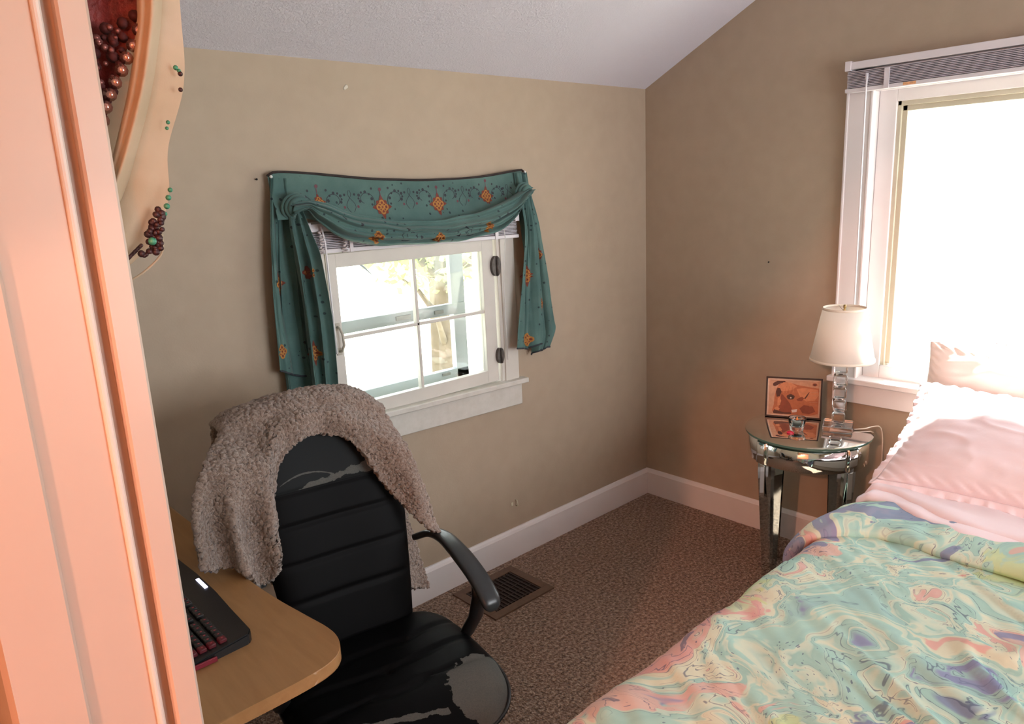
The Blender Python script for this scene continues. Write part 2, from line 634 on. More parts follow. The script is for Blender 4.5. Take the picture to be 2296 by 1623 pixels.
w1p('jamb_lining', OLDWHITE, [((-1.836, 0.0, 0.842), (-1.828, 0.155, 1.476)), ((-1.026, 0.0, 0.842), (-1.019, 0.155, 1.476)),
                              ((-1.836, 0.0, 1.468), (-1.019, 0.155, 1.477)), ((-1.836, 0.0, 0.838), (-1.019, 0.158, 0.846))], 0.0)
SH = 0.0
sash = w1p('casement_sash', OLDWHITE, [((-1.8145, -0.008, 0.852), (-1.7755, 0.024, 1.462)), ((-1.106, -0.008, 0.852), (-1.0445, 0.024, 1.462)),
                                  ((-1.777, -0.008, 1.412), (-1.105, 0.024, 1.462)), ((-1.777, -0.008, 0.852), (-1.105, 0.024, 0.905)),
                                  ((-1.4485, -0.004, 0.9), (-1.4355, 0.02, 1.415)), ((-1.777, -0.004, 1.1535), (-1.105, 0.02, 1.166))], 0.0025)
m = MB()
for x0, x1 in ((-1.7755, -1.4485), (-1.4355, -1.106)):
    for z0, z1 in ((0.905, 1.1535), (1.166, 1.412)):
        m.box((x0 - 1.42 * 0 + 1.42, 0.009, z0 - 0.84), (x1 + 1.42, 0.012, z1 - 0.84))
m.build('glass_pane', PANE, sash)
# hinges: rounded worn plates astride the gap, painted over
for zc, r1, r2 in ((1.345, 0.026, 0.042), (0.962, 0.020, 0.034)):
    m = MB()
    for sx in (-1, 1):
        pts = []
        for k in range(14):
            a = math.pi * (k / 13) - math.pi / 2
            pts.append((sx * (0.002 + r1 * math.cos(a)) * (0.95 if sx < 0 else 0.8), r2 * math.sin(a)))
        vs = pts if sx > 0 else pts[::-1]
        m.prism([(p[0] - 1.0385 + 1.42, p[1] + zc - 0.84) for p in vs], -0.0225, -0.0175 if sx > 0 else -0.008, axis='y')
    m.tube([(-1.0385 + 1.42, -0.026, zc - 0.84 + k * 0.004 - r2 * 0.9) for k in (0, 2 * r2 * 0.9 / 0.004)], 0.0048, 10)
    m.tube([(-1.0385 + 1.42, -0.026, zc - 0.84 + s * r2 * 0.95) for s in (-1, -0.9)], 0.003, 8)
    m.build('window_hinge', RUST, w1)
# handle on the latch side
m = MB()
m.tube([(-1.796 + 1.42, -0.008, 0.365), (-1.796 + 1.42, -0.026, 0.362), (-1.792 + 1.42, -0.036, 0.34), (-1.79 + 1.42, -0.036, 0.30), (-1.794 + 1.42, -0.026, 0.278), (-1.796 + 1.42, -0.008, 0.275)], 0.0048, 8)
m.box((-0.386, -0.0115, 0.352), (-0.366, -0.007, 0.378)); m.box((-0.386, -0.0115, 0.262), (-0.366, -0.007, 0.288))
m.build('window_handle', simple('painted_handle', srgb(180, 174, 160), 0.4, var=0.2, vscale=50), w1)
# storm window beyond
st = w1p('storm_window_frame', ALU, [((-1.172, 0.118, 0.87), (-1.108, 0.15, 1.475)), ((-1.835, 0.118, 0.868), (-1.108, 0.15, 0.912)),
                                ((-1.835, 0.112, 1.150), (-1.118, 0.14, 1.196)), ((-1.835, 0.118, 0.87), (-1.79, 0.15, 1.475)),
                                ((-1.835, 0.118, 1.44), (-1.108, 0.15, 1.478)), ((-1.186, 0.108, 1.19), (-1.172, 0.124, 1.475))], 0.002)
w1p('storm_latch', simple('storm_latch_grey', srgb(140, 144, 140), 0.4, metal=0.4), [((-1.28, 0.104, 1.163), (-1.235, 0.112, 1.178)), ((-1.47, 0.104, 1.165), (-1.40, 0.112, 1.182)), ((-1.255, 0.11, 0.893), (-1.215, 0.118, 0.905))], 0.001)
m = MB()
for lo, hi in (((-1.79, 0.132, 0.91), (-1.17, 0.134, 1.15)), ((-1.79, 0.126, 1.196), (-1.17, 0.128, 1.44))):
    m.box(Vector(lo) - O1, Vector(hi) - O1)
m.build('storm_pane', PANE, st)

# ------------------------------------------------------------------ window 2 (big window in the right wall)
w2 = tag(empty('window_2', (0, -1.55, 0.82)), 'large white window glowing with daylight above the bed', kind='structure')
O2 = Vector((0, -1.55, 0.82))
def w2p(name, mat, boxes, bevel=0.002, parent=None):
    m = MB()
    for lo, hi in boxes:
        m.box(lo, hi, bevel=bevel)
    for v in m.bm.verts:
        v.co -= O2
    return m.build(name, mat, parent or w2)
w2p('window_casing', WHITE, [((-0.02, -1.094, 0.82), (0.003, -0.998, 2.06)), ((-0.02, -2.115, 0.82), (0.003, -2.018, 2.06)), ((-0.02, -2.115, 1.96), (0.003, -0.998, 2.06))])
w2p('casing_edge_bead', WHITE, [((-0.026, -1.006, 0.82), (0.0, -0.996, 2.06)), ((-0.024, -1.098, 0.82), (-0.002, -1.088, 1.962))], 0.003)
w2p('window_sill', WHITE, [((-0.05, -2.16, 0.798), (0.12, -0.985, 0.822))], 0.005)
w2p('window_apron', WHITE, [((-0.02, -2.115, 0.712), (0.003, -1.0, 0.80))], 0.003)
w2p('jamb_lining', WHITE, [((-0.001, -1.096, 0.82), (0.155, -1.088, 1.966)), ((-0.001, -2.024, 0.82), (0.155, -2.016, 1.966)), ((-0.001, -2.024, 1.958), (0.155, -1.088, 1.967)),
                           ((0.0, -2.024, 0.812), (0.158, -1.088, 0.8175))], 0.0)
s2 = w2p('window_sash', WHITE, [((0.04, -1.163, 0.82), (0.085, -1.097, 1.96)), ((0.04, -2.015, 0.82), (0.085, -1.95, 1.96)), ((0.04, -1.95, 1.915), (0.085, -1.163, 1.96)), ((0.04, -1.95, 0.82), (0.085, -1.163, 0.875))], 0.003)
w2p('glazing_stop', BEIGESTOP, [((0.05, -1.178, 0.87), (0.09, -1.162, 1.916)), ((0.062, -1.196, 0.88), (0.095, -1.177, 1.90)), ((0.05, -1.951, 1.898), (0.09, -1.163, 1.916)), ((0.062, -1.94, 1.878), (0.095, -1.178, 1.899)), ((0.05, -1.951, 0.872), (0.09, -1.935, 1.916))], 0.002)
m = MB(); m.box(Vector((0.078, -1.95, 0.875)) - O2, Vector((0.081, -1.18, 1.91)) - O2)
m.build('glass_pane', PANE, s2)

# ------------------------------------------------------------------ blinds
def blind(name, label, axis, u0, u1, zt, n_slat, zb, t0, slope=0.0, extra=None):
    """raised mini blind. axis 'x' -> runs along x, sits at y=-t0; axis 'y' -> runs along y, sits at x=-t0"""
    t = thing(name, label, 'blind', ((u0 + u1) / 2, 0, zb) if axis == 'x' else (0, (u0 + u1) / 2, zb))
    L = Vector(t.location)
    def bxs(nm, mat, items, bev=0.001, parent=t):
        m = MB()
        for a0, a1, d0, d1, z0, z1 in items:
            if axis == 'x':
                lo, hi = (a0, -d1, z0), (a1, -d0, z1)
            else:
                lo, hi = (-d1, a0, z0), (-d0, a1, z1)
            m.box(Vector(lo) - L, Vector(hi) - L, bevel=bev)
        if slope:
            for v in m.bm.verts:
                a = v.co.x if axis == 'x' else v.co.y
                v.co.z += a * slope
        return m.build(nm, mat, parent)
    bxs('headrail', PLASTIC, [(u0, u1, t0 - 0.035, t0, zt - 0.027, zt)], 0.002)
    e0, e1 = (u0 - 0.004, u0 + 0.018), (u1 - 0.018, u1 + 0.004)
    for e in (e0, e1):
        bxs('bracket', PLASTIC, [(e[0], e[1], 0.018, t0 + 0.004, zt - 0.032, zt + 0.004)], 0.001)
    zs = zt - 0.033
    step = (zs - (zb + 0.016)) / n_slat
    its = []
    for k in range(n_slat):
        z = zb + 0.016 + (k + 0.25) * step
        j = random.uniform(-0.0015, 0.0015)
        its.append((u0 + 0.004 + j, u1 - 0.004 + j, t0 - 0.031, t0 - 0.005 + j, z, z + step * 0.62))
    bxs('slat_stack', SLAT, its, 0.0)
    bxs('bottom_rail', PLASTIC, [(u0 - 0.002, u1 + 0.002, t0 - 0.032, t0, zb, zb + 0.015)], 0.003)
    return t, L, bxs

b1, L1, bx1 = blind('window_blind', 'white mini blind raised tight under the teal scarf', 'x', -1.898, -0.935, 1.563, 9, 1.462, 0.052, slope=-0.014)
for q in ((-1.066, -1.05, 0.05, 0.055, 1.462, 1.5), (-1.74, -1.727, 0.05, 0.055, 1.462, 1.53)):
    bx1('ladder_tape', PLASTIC, [q], 0.0)
m = MB()
m.tube([Vector((-1.848, -0.062, 1.56)) - L1, Vector((-1.845, -0.068, 1.53)) - L1, Vector((-1.84, -0.066, 1.505)) - L1, Vector((-1.836, -0.062, 1.12)) - L1], 0.0032, 8)
m.build('tilt_wand', CLEARW, b1)
CORDB = simple('blind_cord', srgb(206, 196, 196), 0.7)
pts = []
for (cx, w_) in ((-1.856, 0.011), (-1.765, 0.013)):
    for k in range(46):
        a = k * 0.9
        pts.append(Vector((cx + math.cos(a) * w_ * (0.6 + 0.4 * math.sin(k)), -0.066 + math.sin(a * 1.3) * 0.006, 1.545 - 0.0017 * k)) - L1)
    m = MB()
    m.tube(pts, 0.0028, 6)
    pts = []
    m.build('cord_bundle', CORDB, b1)
m = MB()
m.tube([Vector(p) - L1 for p in ((-1.023, -0.056, 1.535), (-1.028, -0.064, 1.5), (-1.018, -0.06, 1.46), (-1.016, -0.035, 1.3), (-1.010, -0.03, 1.1), (-1.008, -0.03, 0.94))], 0.0016, 6)
m.build('pull_cord', simple('white_pull_cord', srgb(222, 220, 218), 0.6), b1)

b2, L2, bx2 = blind('window_blind', 'white mini blind raised at the top of the large window', 'y', -2.09, -1.006, 2.068, 11, 1.957, 0.062)
for q in ((-1.168, -1.15, 0.06, 0.066, 1.957, 2.03), (-1.95, -1.93, 0.06, 0.066, 1.957, 2.03)):
    bx2('ladder_tape', PLASTIC, [q], 0.0)
bx2('label_sticker', simple('orange_sticker', srgb(226, 168, 120), 0.5, var=0.3, vscale=120), [(-1.262, -1.218, 0.0615, 0.0632, 1.960, 1.970)], 0.0)
bx2('wand_hook', PLASTIC, [(-1.092, -1.082, 0.062, 0.07, 1.997, 2.02)], 0.001)
m = MB()
m.tube([Vector(p) - L2 for p in ((-0.072, -1.088, 2.02), (-0.076, -1.092, 1.99), (-0.074, -1.09, 1.96), (-0.072, -1.094, 1.2), (-0.072, -1.096, 0.93))], 0.0034, 8)
m.build('tilt_wand', CLEARW, b2)

# ------------------------------------------------------------------ teal scarf valance
def mat_scarf():
    t = NT('teal_sheer_fabric')
    uv = t.coord('Object')
    mp = t.mapping(uv, (1, 0.35, 1))
    v = t.n('ShaderNodeTexVoronoi')
    v.inputs['Scale'].default_value = 34
    v.inputs['Randomness'].default_value = 0.75
    t.l(mp, v.inputs['Vector'])
    n = t.noise(uv, 9, 4)
    n2 = t.noise(uv, 160, 3)
    base = t.ramp(n.outputs[0], [(0.3, srgb(84, 120, 116)), (0.7, srgb(108, 144, 138))])
    base = t.mixc(t.math('MULTIPLY', n2.outputs[0], 0.25), base, srgb(66, 98, 98))
    dot = t.math('LESS_THAN', v.outputs['Distance'], 0.16)
    c = t.mixc(t.math('MULTIPLY', dot, 0.8), base, srgb(38, 50, 58))
    t.l(c, t.b.inputs['Base Color'])
    t.b.inputs['Roughness'].default_value = 0.72
    t.b.inputs['Specular IOR Level'].default_value = 0.3
    t.b.inputs['Sheen Weight'].default_value = 0.25
    t.l(t.bump(n2.outputs[0], 0.3, 0.002), t.b.inputs['Normal'])
    tl = t.n('ShaderNodeBsdfTranslucent')
    t.l(c, tl.inputs[0])
    tr = t.n('ShaderNodeBsdfTransparent')
    m1 = t.n('ShaderNodeMixShader'); m1.inputs[0].default_value = 0.28
    t.l(t.b.outputs[0], m1.inputs[1]); t.l(tl.outputs[0], m1.inputs[2])
    m2 = t.n('ShaderNodeMixShader'); m2.inputs[0].default_value = 0.10
    t.l(m1.outputs[0], m2.inputs[1]); t.l(tr.outputs[0], m2.inputs[2])
    t.l(m2.outputs[0], t.out.inputs[0])
    return t.m
TEAL = mat_scarf()
GOLD = simple('gold_embroidery', srgb(176, 122, 54), 0.5, metal=0.15, var=0.35, vscale=220, bump=0.5, bscale=400)
RUSTT = simple('rust_embroidery', srgb(118, 52, 36), 0.7, var=0.3, vscale=260, bump=0.4, bscale=400)
SCROLL = simple('dark_thread', srgb(50, 56, 62), 0.8)
MAUVE = simple('mauve_thread', srgb(104, 66, 74), 0.8)
SCARF_MATS = [TEAL, GOLD, RUSTT, SCROLL, MAUVE]

scarf = thing('window_scarf', 'teal embroidered sheer scarf swagged over the small window', 'scarf', (-1.45, -0.02, 1.5))
OS = Vector((-1.45, -0.02, 1.5))

def project_patch(mb, bvh, outline, mi, off, origin, direction=Vector((0, 1, 0)), center=None):
    """lay a flat star/loop shape on a cloth surface; outline in (x, z)"""
    def hit(x, z, o):
        h = bvh.ray_cast(Vector((x, -1.0, z)), direction)
        if h[0] is None:
            return None
        return h[0] + Vector((0, -o, 0))
    cx, cz = center
    pc = hit(cx, cz, off)
    if pc is None:
        return
    ring = []
    for x, z in outline:
        p = hit(x, z, off)
        if p is None:
            return
        if abs(p.y - pc.y) > 0.02:
            p.y = pc.y
        ring.append(p)
    c = mb.bm.verts.new(pc)
    mid = [mb.bm.verts.new((hit(lerp(cx, o[0], 0.55), lerp(cz, o[1], 0.55), off) or pc)) for o in outline]
    vs = [mb.bm.verts.new(p) for p in ring]
    n = len(vs)
    for k in range(n):
        a = mb.bm.faces.new((c, mid[k], mid[(k + 1) % n])); a.material_index = mi
        b = mb.bm.faces.new((mid[k], vs[k], vs[(k + 1) % n], mid[(k + 1) % n])); b.material_index = mi

def floret(mb, bvh, x, z, s, squash=1.0, rot=0.0):
    s *= 1.22
    """diamond flower: rust outline lobes with a gold lattice inside"""
    def shape(sc, ph=0):
        pts = []
        for k in range(40):
            a = 2 * math.pi * k / 40
            d = 1.0 / (abs(math.cos(a)) + abs(math.sin(a)))
            lobes = 1 + 0.13 * math.cos(8 * a + ph)
            r = s * sc * d * lobes
            px, pz = r * math.cos(a) * squash, r * math.sin(a) * 1.08
            pts.append((x + px * math.cos(rot) - pz * math.sin(rot), z + px * math.sin(rot) + pz * math.cos(rot)))
        return pts
    project_patch(mb, bvh, shape(1.0), 2, 0.0012, None, center=(x, z))
    for dx, dz, q in ((0, 0.42, .3), (0, -0.42, .3), (0.42, 0, .3), (-0.42, 0, .3), (0.24, 0.24, .2), (-0.24, 0.24, .2), (0.24, -0.24, .2), (-0.24, -0.24, .2), (0, 0, .22)):
        cx = x + dx * s * squash
        cz = z + dz * s
        pts = [(cx + q * s * squash * math.cos(k * math.pi / 5), cz + q * s * math.sin(k * math.pi / 5)) for k in range(10)]
        inner = [(cx + q * .42 * s * squash * math.cos(k * math.pi / 5), cz + q * .42 * s * math.sin(k * math.pi / 5)) for k in range(10)]
        project_patch(mb, bvh, pts, 1, 0.0022, None, center=(cx, cz))
        project_patch(mb, bvh, inner, 2, 0.003, None, center=(cx, cz))

def dotpatch(mb, bvh, x, z, s, mi=3):
    project_patch(mb, bvh, [(x + s * math.cos(k * math.pi / 4), z + s * math.sin(k * math.pi / 4)) for k in range(8)], mi, 0.0016, None, center=(x, z))

def ribbon(mb, bvh, pts, wd, mi=3, off=0.0014):
    prev = None
    P = []
    for i, (x, z) in enumerate(pts):
        a = pts[max(0, i - 1)]; b = pts[min(len(pts) - 1, i + 1)]
        dx, dz = b[0] - a[0], b[1] - a[1]
        L = math.hypot(dx, dz) or 1
        nx, nz = -dz / L * wd, dx / L * wd
        row = []
        for sg in (-1, 1):
            h = bvh.ray_cast(Vector((x + sg * nx, -1, z + sg * nz)), Vector((0, 1, 0)))
            row.append(None if h[0] is None else h[0] + Vector((0, -off, 0)))
        if prev and all(prev) and all(row) and abs(prev[0].y - row[0].y) < 0.01:
            f = mb.bm.faces.new([mb.bm.verts.new(q) for q in (prev[0], row[0], row[1], prev[1])])
            f.material_index = mi
        prev = row

def finish_cloth(mb, name, parent, origin, thick=0.0, mats=SCARF_MATS):
    for v in mb.bm.verts:
        v.co -= origin
    o = mb.build(name, mats, parent, normals=False)
    if thick:
        solidify(o, thick)
    return o

top_edge = [(-2.0, 1.728), (-1.985, 1.737), (-1.947, 1.739), (-1.85, 1.733), (-1.755, 1.724), (-1.62, 1.711), (-1.502, 1.705), (-1.4, 1.701), (-1.299, 1.701), (-1.18, 1.703), (-1.073, 1.710), (-0.98, 1.720), (-0.9, 1.729), (-0.872, 1.729), (-0.862, 1.72)]
swag_up = [(-1.965, 1.645), (-1.902, 1.645), (-1.774, 1.602), (-1.617, 1.565), (-1.424, 1.549), (-1.207, 1.566), (-1.06, 1.60), (-0.95, 1.640), (-0.90, 1.655)]
swag_lo = [(-1.965, 1.60), (-1.914, 1.612), (-1.887, 1.581), (-1.795, 1.516), (-1.675, 1.487), (-1.544, 1.476), (-1.425, 1.470), (-1.253, 1.475), (-1.113, 1.50), (-1.02, 1.545), (-0.95, 1.60), (-0.90, 1.63)]

# upper flat panel
mb = MB()
def f_panel(u, v):
    x = lerp(-2.0, -0.862, u)
    zt = sinterp(top_edge, x)[0]
    zb = sinterp(swag_up, max(-1.96, min(-0.905, x)))[0] - 0.055
    z = lerp(zt, zb, v)
    sag = 0.006 * math.sin(v * 3.1) + 0.004 * math.sin(x * 9 + v * 2)
    return Vector((x, -0.026 - 0.042 * smooth01(0.35, 1.0, v) - sag - 0.004 * math.sin(v * 12 + x * 6) * v, z))
mb.grid(f_panel, 110, 24)
bvh = BVHTree.FromBMesh(mb.bm)
for (x, z, s) in ((-1.583, 1.612, .030), (-1.335, 1.612, .030), (-1.835, 1.640, .020), (-1.087, 1.632, .028)):
    floret(mb, bvh, x, z, s)
    ribbon(mb, bvh, [(x, z + s + 0.03 * k / 5) for k in range(6)], 0.0012, 4)
    dotpatch(mb, bvh, x, z + s + 0.032, 0.0065, 4)
for i, cx in enumerate((-1.835, -1.71, -1.583, -1.46, -1.335, -1.21, -1.087, -0.97)):
    for sg in (-1, 1):
        if i % 2 == 0:
            # arch of thread curling outward from each flower, ending in a spiral
            pts = []
            for k in range(40):
                a = k / 39 * 4.6
                r = 0.036 * (1 - k / 39 * 0.55)
                pts.append((cx + sg * (0.062 - r * math.cos(a - 0.5)), 1.635 + r * math.sin(a - 0.5) * 0.95 + 0.006 * (k / 39)))
            ribbon(mb, bvh, pts, 0.0011, 3)
            for k in range(0, 40, 5):
                jx, jz = pts[k]
                dotpatch(mb, bvh, jx + 0.009 * sg, jz + 0.004, 0.0042 + 0.0015 * ((k // 5) % 2), 3)
            dotpatch(mb, bvh, cx + sg * 0.035, 1.678, 0.0045, 3)
        else:
            pts = [(cx + sg * 0.006 + sg * 0.012 * math.sin(k * 0.35), 1.60 + 0.075 * k / 16) for k in range(17)]
            ribbon(mb, bvh, pts, 0.001, 3)
            dotpatch(mb, bvh, cx + sg * 0.02, 1.66, 0.0045, 3)
            dotpatch(mb, bvh, cx + sg * 0.028, 1.618, 0.005, 4)
finish_cloth(mb, 'upper_panel', scarf, OS)

# dark cord trim along the top edge and down the left side
mb = MB()
pts = [Vector((x, -0.028, sinterp(top_edge, x)[0] + 0.001)) - OS for x in [lerp(-2.0, -0.862, k / 60) for k in range(61)]]
mb.tube(pts, 0.0042, 8)
mb.build('trim', simple('dark_scarf_trim', srgb(44, 34, 32), 0.8, bump=0.4, bscale=300), scarf)
for x, z in ((-1.992, 1.726), (-0.872, 1.722)):
    mb = MB()
    mb.lathe([(0.0, 0.0), (0.005, 0.0), (0.005, 0.004), (0.0022, 0.007), (0.0, 0.008)], 12)
    mb.bm.transform(Matrix.Translation(Vector((x, -0.036, z)) - OS) @ Matrix.Rotation(math.radians(90), 4, 'X'))
    mb.build('push_pin', simple('clear_push_pin', srgb(226, 230, 228), 0.2), scarf)

# swag: bunched band with long folds
mb = MB()
def f_swag(u, v):
    x = lerp(-1.965, -0.90, u)
    zt = sinterp(swag_up, x)[0]
    zb = sinterp(swag_lo, x)[0]
    env = smooth01(0, 0.12, u) * smooth01(0, 0.10, 1 - u)
    z = lerp(zt + 0.006, zb, v)
    fold = abs(math.sin(v * math.pi * 3.3 + 1.2 * math.sin(u * 3.2))) ** 0.6
    y = -0.072 - (0.038 * math.sin(min(1, v * 1.15) * math.pi * 0.86) + 0.018) * (0.5 + 0.5 * env) - 0.020 * fold - 0.006 * math.sin(v * 34 + 2.5 * math.sin(u * 4.0))
    y -= 0.014 * noise.noise(Vector((u * 7, v * 3.5, 3.3)))
    z += 0.006 * noise.noise(Vector((u * 12, v * 3, 9.1)))
    return Vector((x, y, z))
mb.grid(f_swag, 150, 44)
bvh = BVHTree.FromBMesh(mb.bm)
floret(mb, bvh, -1.677, 1.512, .026, 1.15)
floret(mb, bvh, -1.415, 1.492, .024, 1.1)
floret(mb, bvh, -1.170, 1.515, .024, 1.0, 0.2)
for (x, z) in ((-1.80, 1.585), (-1.74, 1.56), (-1.55, 1.53), (-1.50, 1.50), (-1.28, 1.52), (-1.32, 1.495), (-1.08, 1.56), (-1.04, 1.545)):
    dotpatch(mb, bvh, x, z, 0.0055, 3)
ribbon(mb, bvh, [(-1.58 + 0.02 * math.cos(k * 0.3) + k * 0.002, 1.505 + 0.015 * math.sin(k * 0.3)) for k in range(30)], 0.001, 3)
ribbon(mb, bvh, [(-1.28 + 0.02 * math.cos(k * 0.3) + k * 0.002, 1.50 + 0.013 * math.sin(k * 0.3)) for k in range(26)], 0.001, 3)
finish_cloth(mb, 'swag', scarf, OS, 0.0012)

# tails : hanging folded panels
def tail(name, outer, inner, zbot, nf, seed, base_y, amp, motifs, narrow_top=None, phase=0.0):
    """outer/inner: tables (z -> x) listed from top to bottom as (s, x); s = 0 top .. 1 bottom"""
    mb = MB()
    def f(u, v):
        xo, zo = sinterp(outer, v)
        xi, zi = sinterp(inner, v)
        x = lerp(xo, xi, u)
        z = lerp(zo, zi, u)
        grow = 0.35 + 0.65 * smooth01(0, 0.35, v)
        ph = u * math.pi * nf + 0.8 * noise.noise(Vector((u * 2.2, v * 1.6, seed))) + phase
        y = base_y - grow * amp * (0.5 + 0.62 * math.sin(ph)) - 0.004 * math.sin(ph * 3.1) - 0.006 * noise.noise(Vector((u * 9, v * 5, seed + 4)))
        x += 0.012 * grow * math.cos(ph)
        return Vector((x, y, z + 0.008 * math.sin(ph * 1.0) * smooth01(0.8, 1, v)))
    mb.grid(f, 90, 90)
    bvh = BVHTree.FromBMesh(mb.bm)
    for (x, z, s, sq) in motifs:
        floret(mb, bvh, x, z, s, sq)
    # hem cord
    hem = [f(k / 60, 1.0) for k in range(61)]
    mb.tube(hem, 0.0032, 6, mi=3)
    return finish_cloth(mb, name, scarf, OS, 0.0012)

tail('left_back_tail', [(0, -1.998, 1.722), (0.3, -2.032, 1.53), (0.6, -2.052, 1.34), (1, -2.058, 1.095)],
     [(0, -1.945, 1.72), (0.3, -1.945, 1.50), (0.6, -1.925, 1.30), (1, -1.90, 1.055)], 1.07, 2.0, 3.0, -0.03, 0.03,
     [(-2.010, 1.385, .026, .8), (-2.035, 1.165, .028, .7)], phase=0.6)
tail('left_under_tail', [(0, -1.99, 1.60), (0.5, -2.03, 1.25), (1, -2.035, 0.99)],
     [(0, -1.93, 1.60), (0.5, -1.93, 1.25), (1, -1.90, 0.965)], 1.0, 3.0, 5.0, -0.022, 0.022, [])
tail('left_front_tail', [(0, -1.965, 1.635), (0.12, -1.972, 1.55), (0.5, -1.965, 1.30), (1, -1.958, 0.95)],
     [(0, -1.925, 1.64), (0.12, -1.905, 1.56), (0.4, -1.882, 1.42), (0.6, -1.868, 1.25), (1, -1.872, 0.955)], 0.99, 4.2, 8.0, -0.068, 0.035,
     [(-1.912, 1.415, .027, .65), (-1.922, 1.140, .030, .65)])
tail('right_back_tail', [(0, -0.865, 1.72), (0.25, -0.832, 1.55), (0.5, -0.792, 1.34), (0.8, -0.757, 1.08), (0.9, -0.752, 1.03), (1, -0.79, 0.955)],
     [(0, -0.93, 1.72), (0.25, -0.91, 1.55), (0.5, -0.88, 1.34), (0.8, -0.86, 1.05), (1, -0.865, 0.945)], 0.95, 3.2, 11.0, -0.03, 0.03,
     [(-0.828, 1.373, .024, .7), (-0.828, 1.163, .026, .5)], phase=1.0)
tail('right_front_tail', [(0, -0.885, 1.67), (0.25, -0.862, 1.50), (0.5, -0.85, 1.33), (0.8, -0.845, 1.12), (1, -0.85, 0.985)],
     [(0, -0.935, 1.63), (0.22, -0.932, 1.50), (0.5, -0.965, 1.29), (0.8, -1.0, 1.08), (1, -1.01, 0.988)], 0.98, 1.6, 14.0, -0.066, 0.022,
     [(-0.912, 1.293, .032, .85), (-0.925, 1.018, .034, .95)], phase=2.2)

# gathered knots where the swag loops round the casing corners
for (cx, cz, r) in ((-1.938, 1.628, 0.028), (-0.925, 1.642, 0.020)):
    mb = MB()
    for q in range(3):
        pts = []
        for k in range(25):
            a = math.pi * 1.25 * k / 24 + 0.4 + q * 0.2
            pts.append(Vector((cx + (r + 0.008 * q) * math.cos(a), -0.098 + 0.012 * q - 0.01 * math.sin(a), cz + (r + 0.008 * q) * math.sin(a) * 0.9)) - OS)
        mb.tube(pts, 0.009 - 0.0015 * q, 8)
    mb.build('knot', TEAL, scarf)

# ------------------------------------------------------------------ small marks on the walls
m = MB()
m.box((-0.006, -0.003, -0.008), (0.006, 0.0, 0.008), bevel=0.001)
m.tube([(0.022, -0.002, -0.012), (0.022, -0.012, -0.012), (0.022, -0.016, -0.004), (0.022, -0.012, 0.014), (0.022, -0.002, 0.014)], 0.0022, 6)
tag(m.build('cable_clip', simple('painted_clip', srgb(196, 190, 170), 0.5), loc=(-1.0, 0, 0.258)), 'tiny pale cable clip on the wall just above the baseboard', 'clip')
for nm, p, lab, ax in (('wall_nail', (-2.027, 0, 1.72), 'tiny dark nail in the wall left of the teal scarf', 0), ('wall_nail', (0, -0.681, 1.287), 'tiny dark nail in the wall left of the large window', 1)):
    m = MB()
    m.lathe([(0, 0.0), (0.0015, 0.0), (0.0015, 0.008), (0.0035, 0.0085), (0.003, 0.010), (0, 0.0105)], 10)
    m.bm.transform(Matrix.Rotation(math.radians(90), 4, 'X') if ax == 0 else Matrix.Rotation(math.radians(-90), 4, 'Y'))
    tag(m.build(nm, DARKMETAL, loc=p), lab, 'nail')
m = MB()
for k in range(3):
    m.lathe([(0.0, 0.0), (0.007 - 0.001 * k, 0.0), (0.005, 0.002), (0, 0.003)], 10)
    m.bm.transform(Matrix.Translation((0.004, 0.003, 0)))
m.bm.transform(Matrix.Rotation(math.radians(90), 4, 'X'))
tag(m.build('wall_plaster_dab', simple('white_filler', srgb(210, 204, 190), 0.8), loc=(-1.677, 0, 2.012)), 'small white dab of filler high on the tan wall', 'filler dab')

# ------------------------------------------------------------------ floor register
reg = thing('floor_register', 'dark brown floor register set in the carpet beside the baseboard', 'floor vent', (-1.247, -0.2, 0))
BROWNW = simple('dark_brown_register_enamel', srgb(44, 28, 23), 0.5, var=0.15, vscale=30)
BROWNR = simple('brown_register_border', srgb(104, 80, 64), 0.6, var=0.15, vscale=60)
m = MB()
X0, X1, Y0, Y1 = -0.165, 0.165, -0.137, 0.137
for lo, hi in (((X0, Y0, 0), (X1, Y0 + 0.038, 0.007)), ((X0, Y1 - 0.038, 0), (X1, Y1, 0.007)), ((X0, Y0 + 0.0385, 0), (X0 + 0.038, Y1 - 0.0385, 0.007)), ((X1 - 0.038, Y0 + 0.0385, 0), (X1, Y1 - 0.0385, 0.007))):
    m.box(lo, hi)
m.build('border', BROWNR, reg)
m = MB()
for k in range(13):
    x = lerp(X0 + 0.045, X1 - 0.045, k / 12)
    m.box((x - 0.0035, Y0 + 0.038, 0.001), (x + 0.0035, Y1 - 0.038, 0.006))
for k in range(5):
    y = lerp(Y0 + 0.05, Y1 - 0.05, k / 4)
    m.box((X0 + 0.038, y - 0.0025, 0.001), (X1 - 0.038, y + 0.0025, 0.005))
m.build('grille', BROWNW, reg)
m = MB(); m.box((X0 + 0.03, Y0 + 0.03, 0.0005), (X1 - 0.03, Y1 - 0.03, 0.0015)); m.build('damper_plate', simple('duct_dark', srgb(34, 20, 17), 0.8), reg)

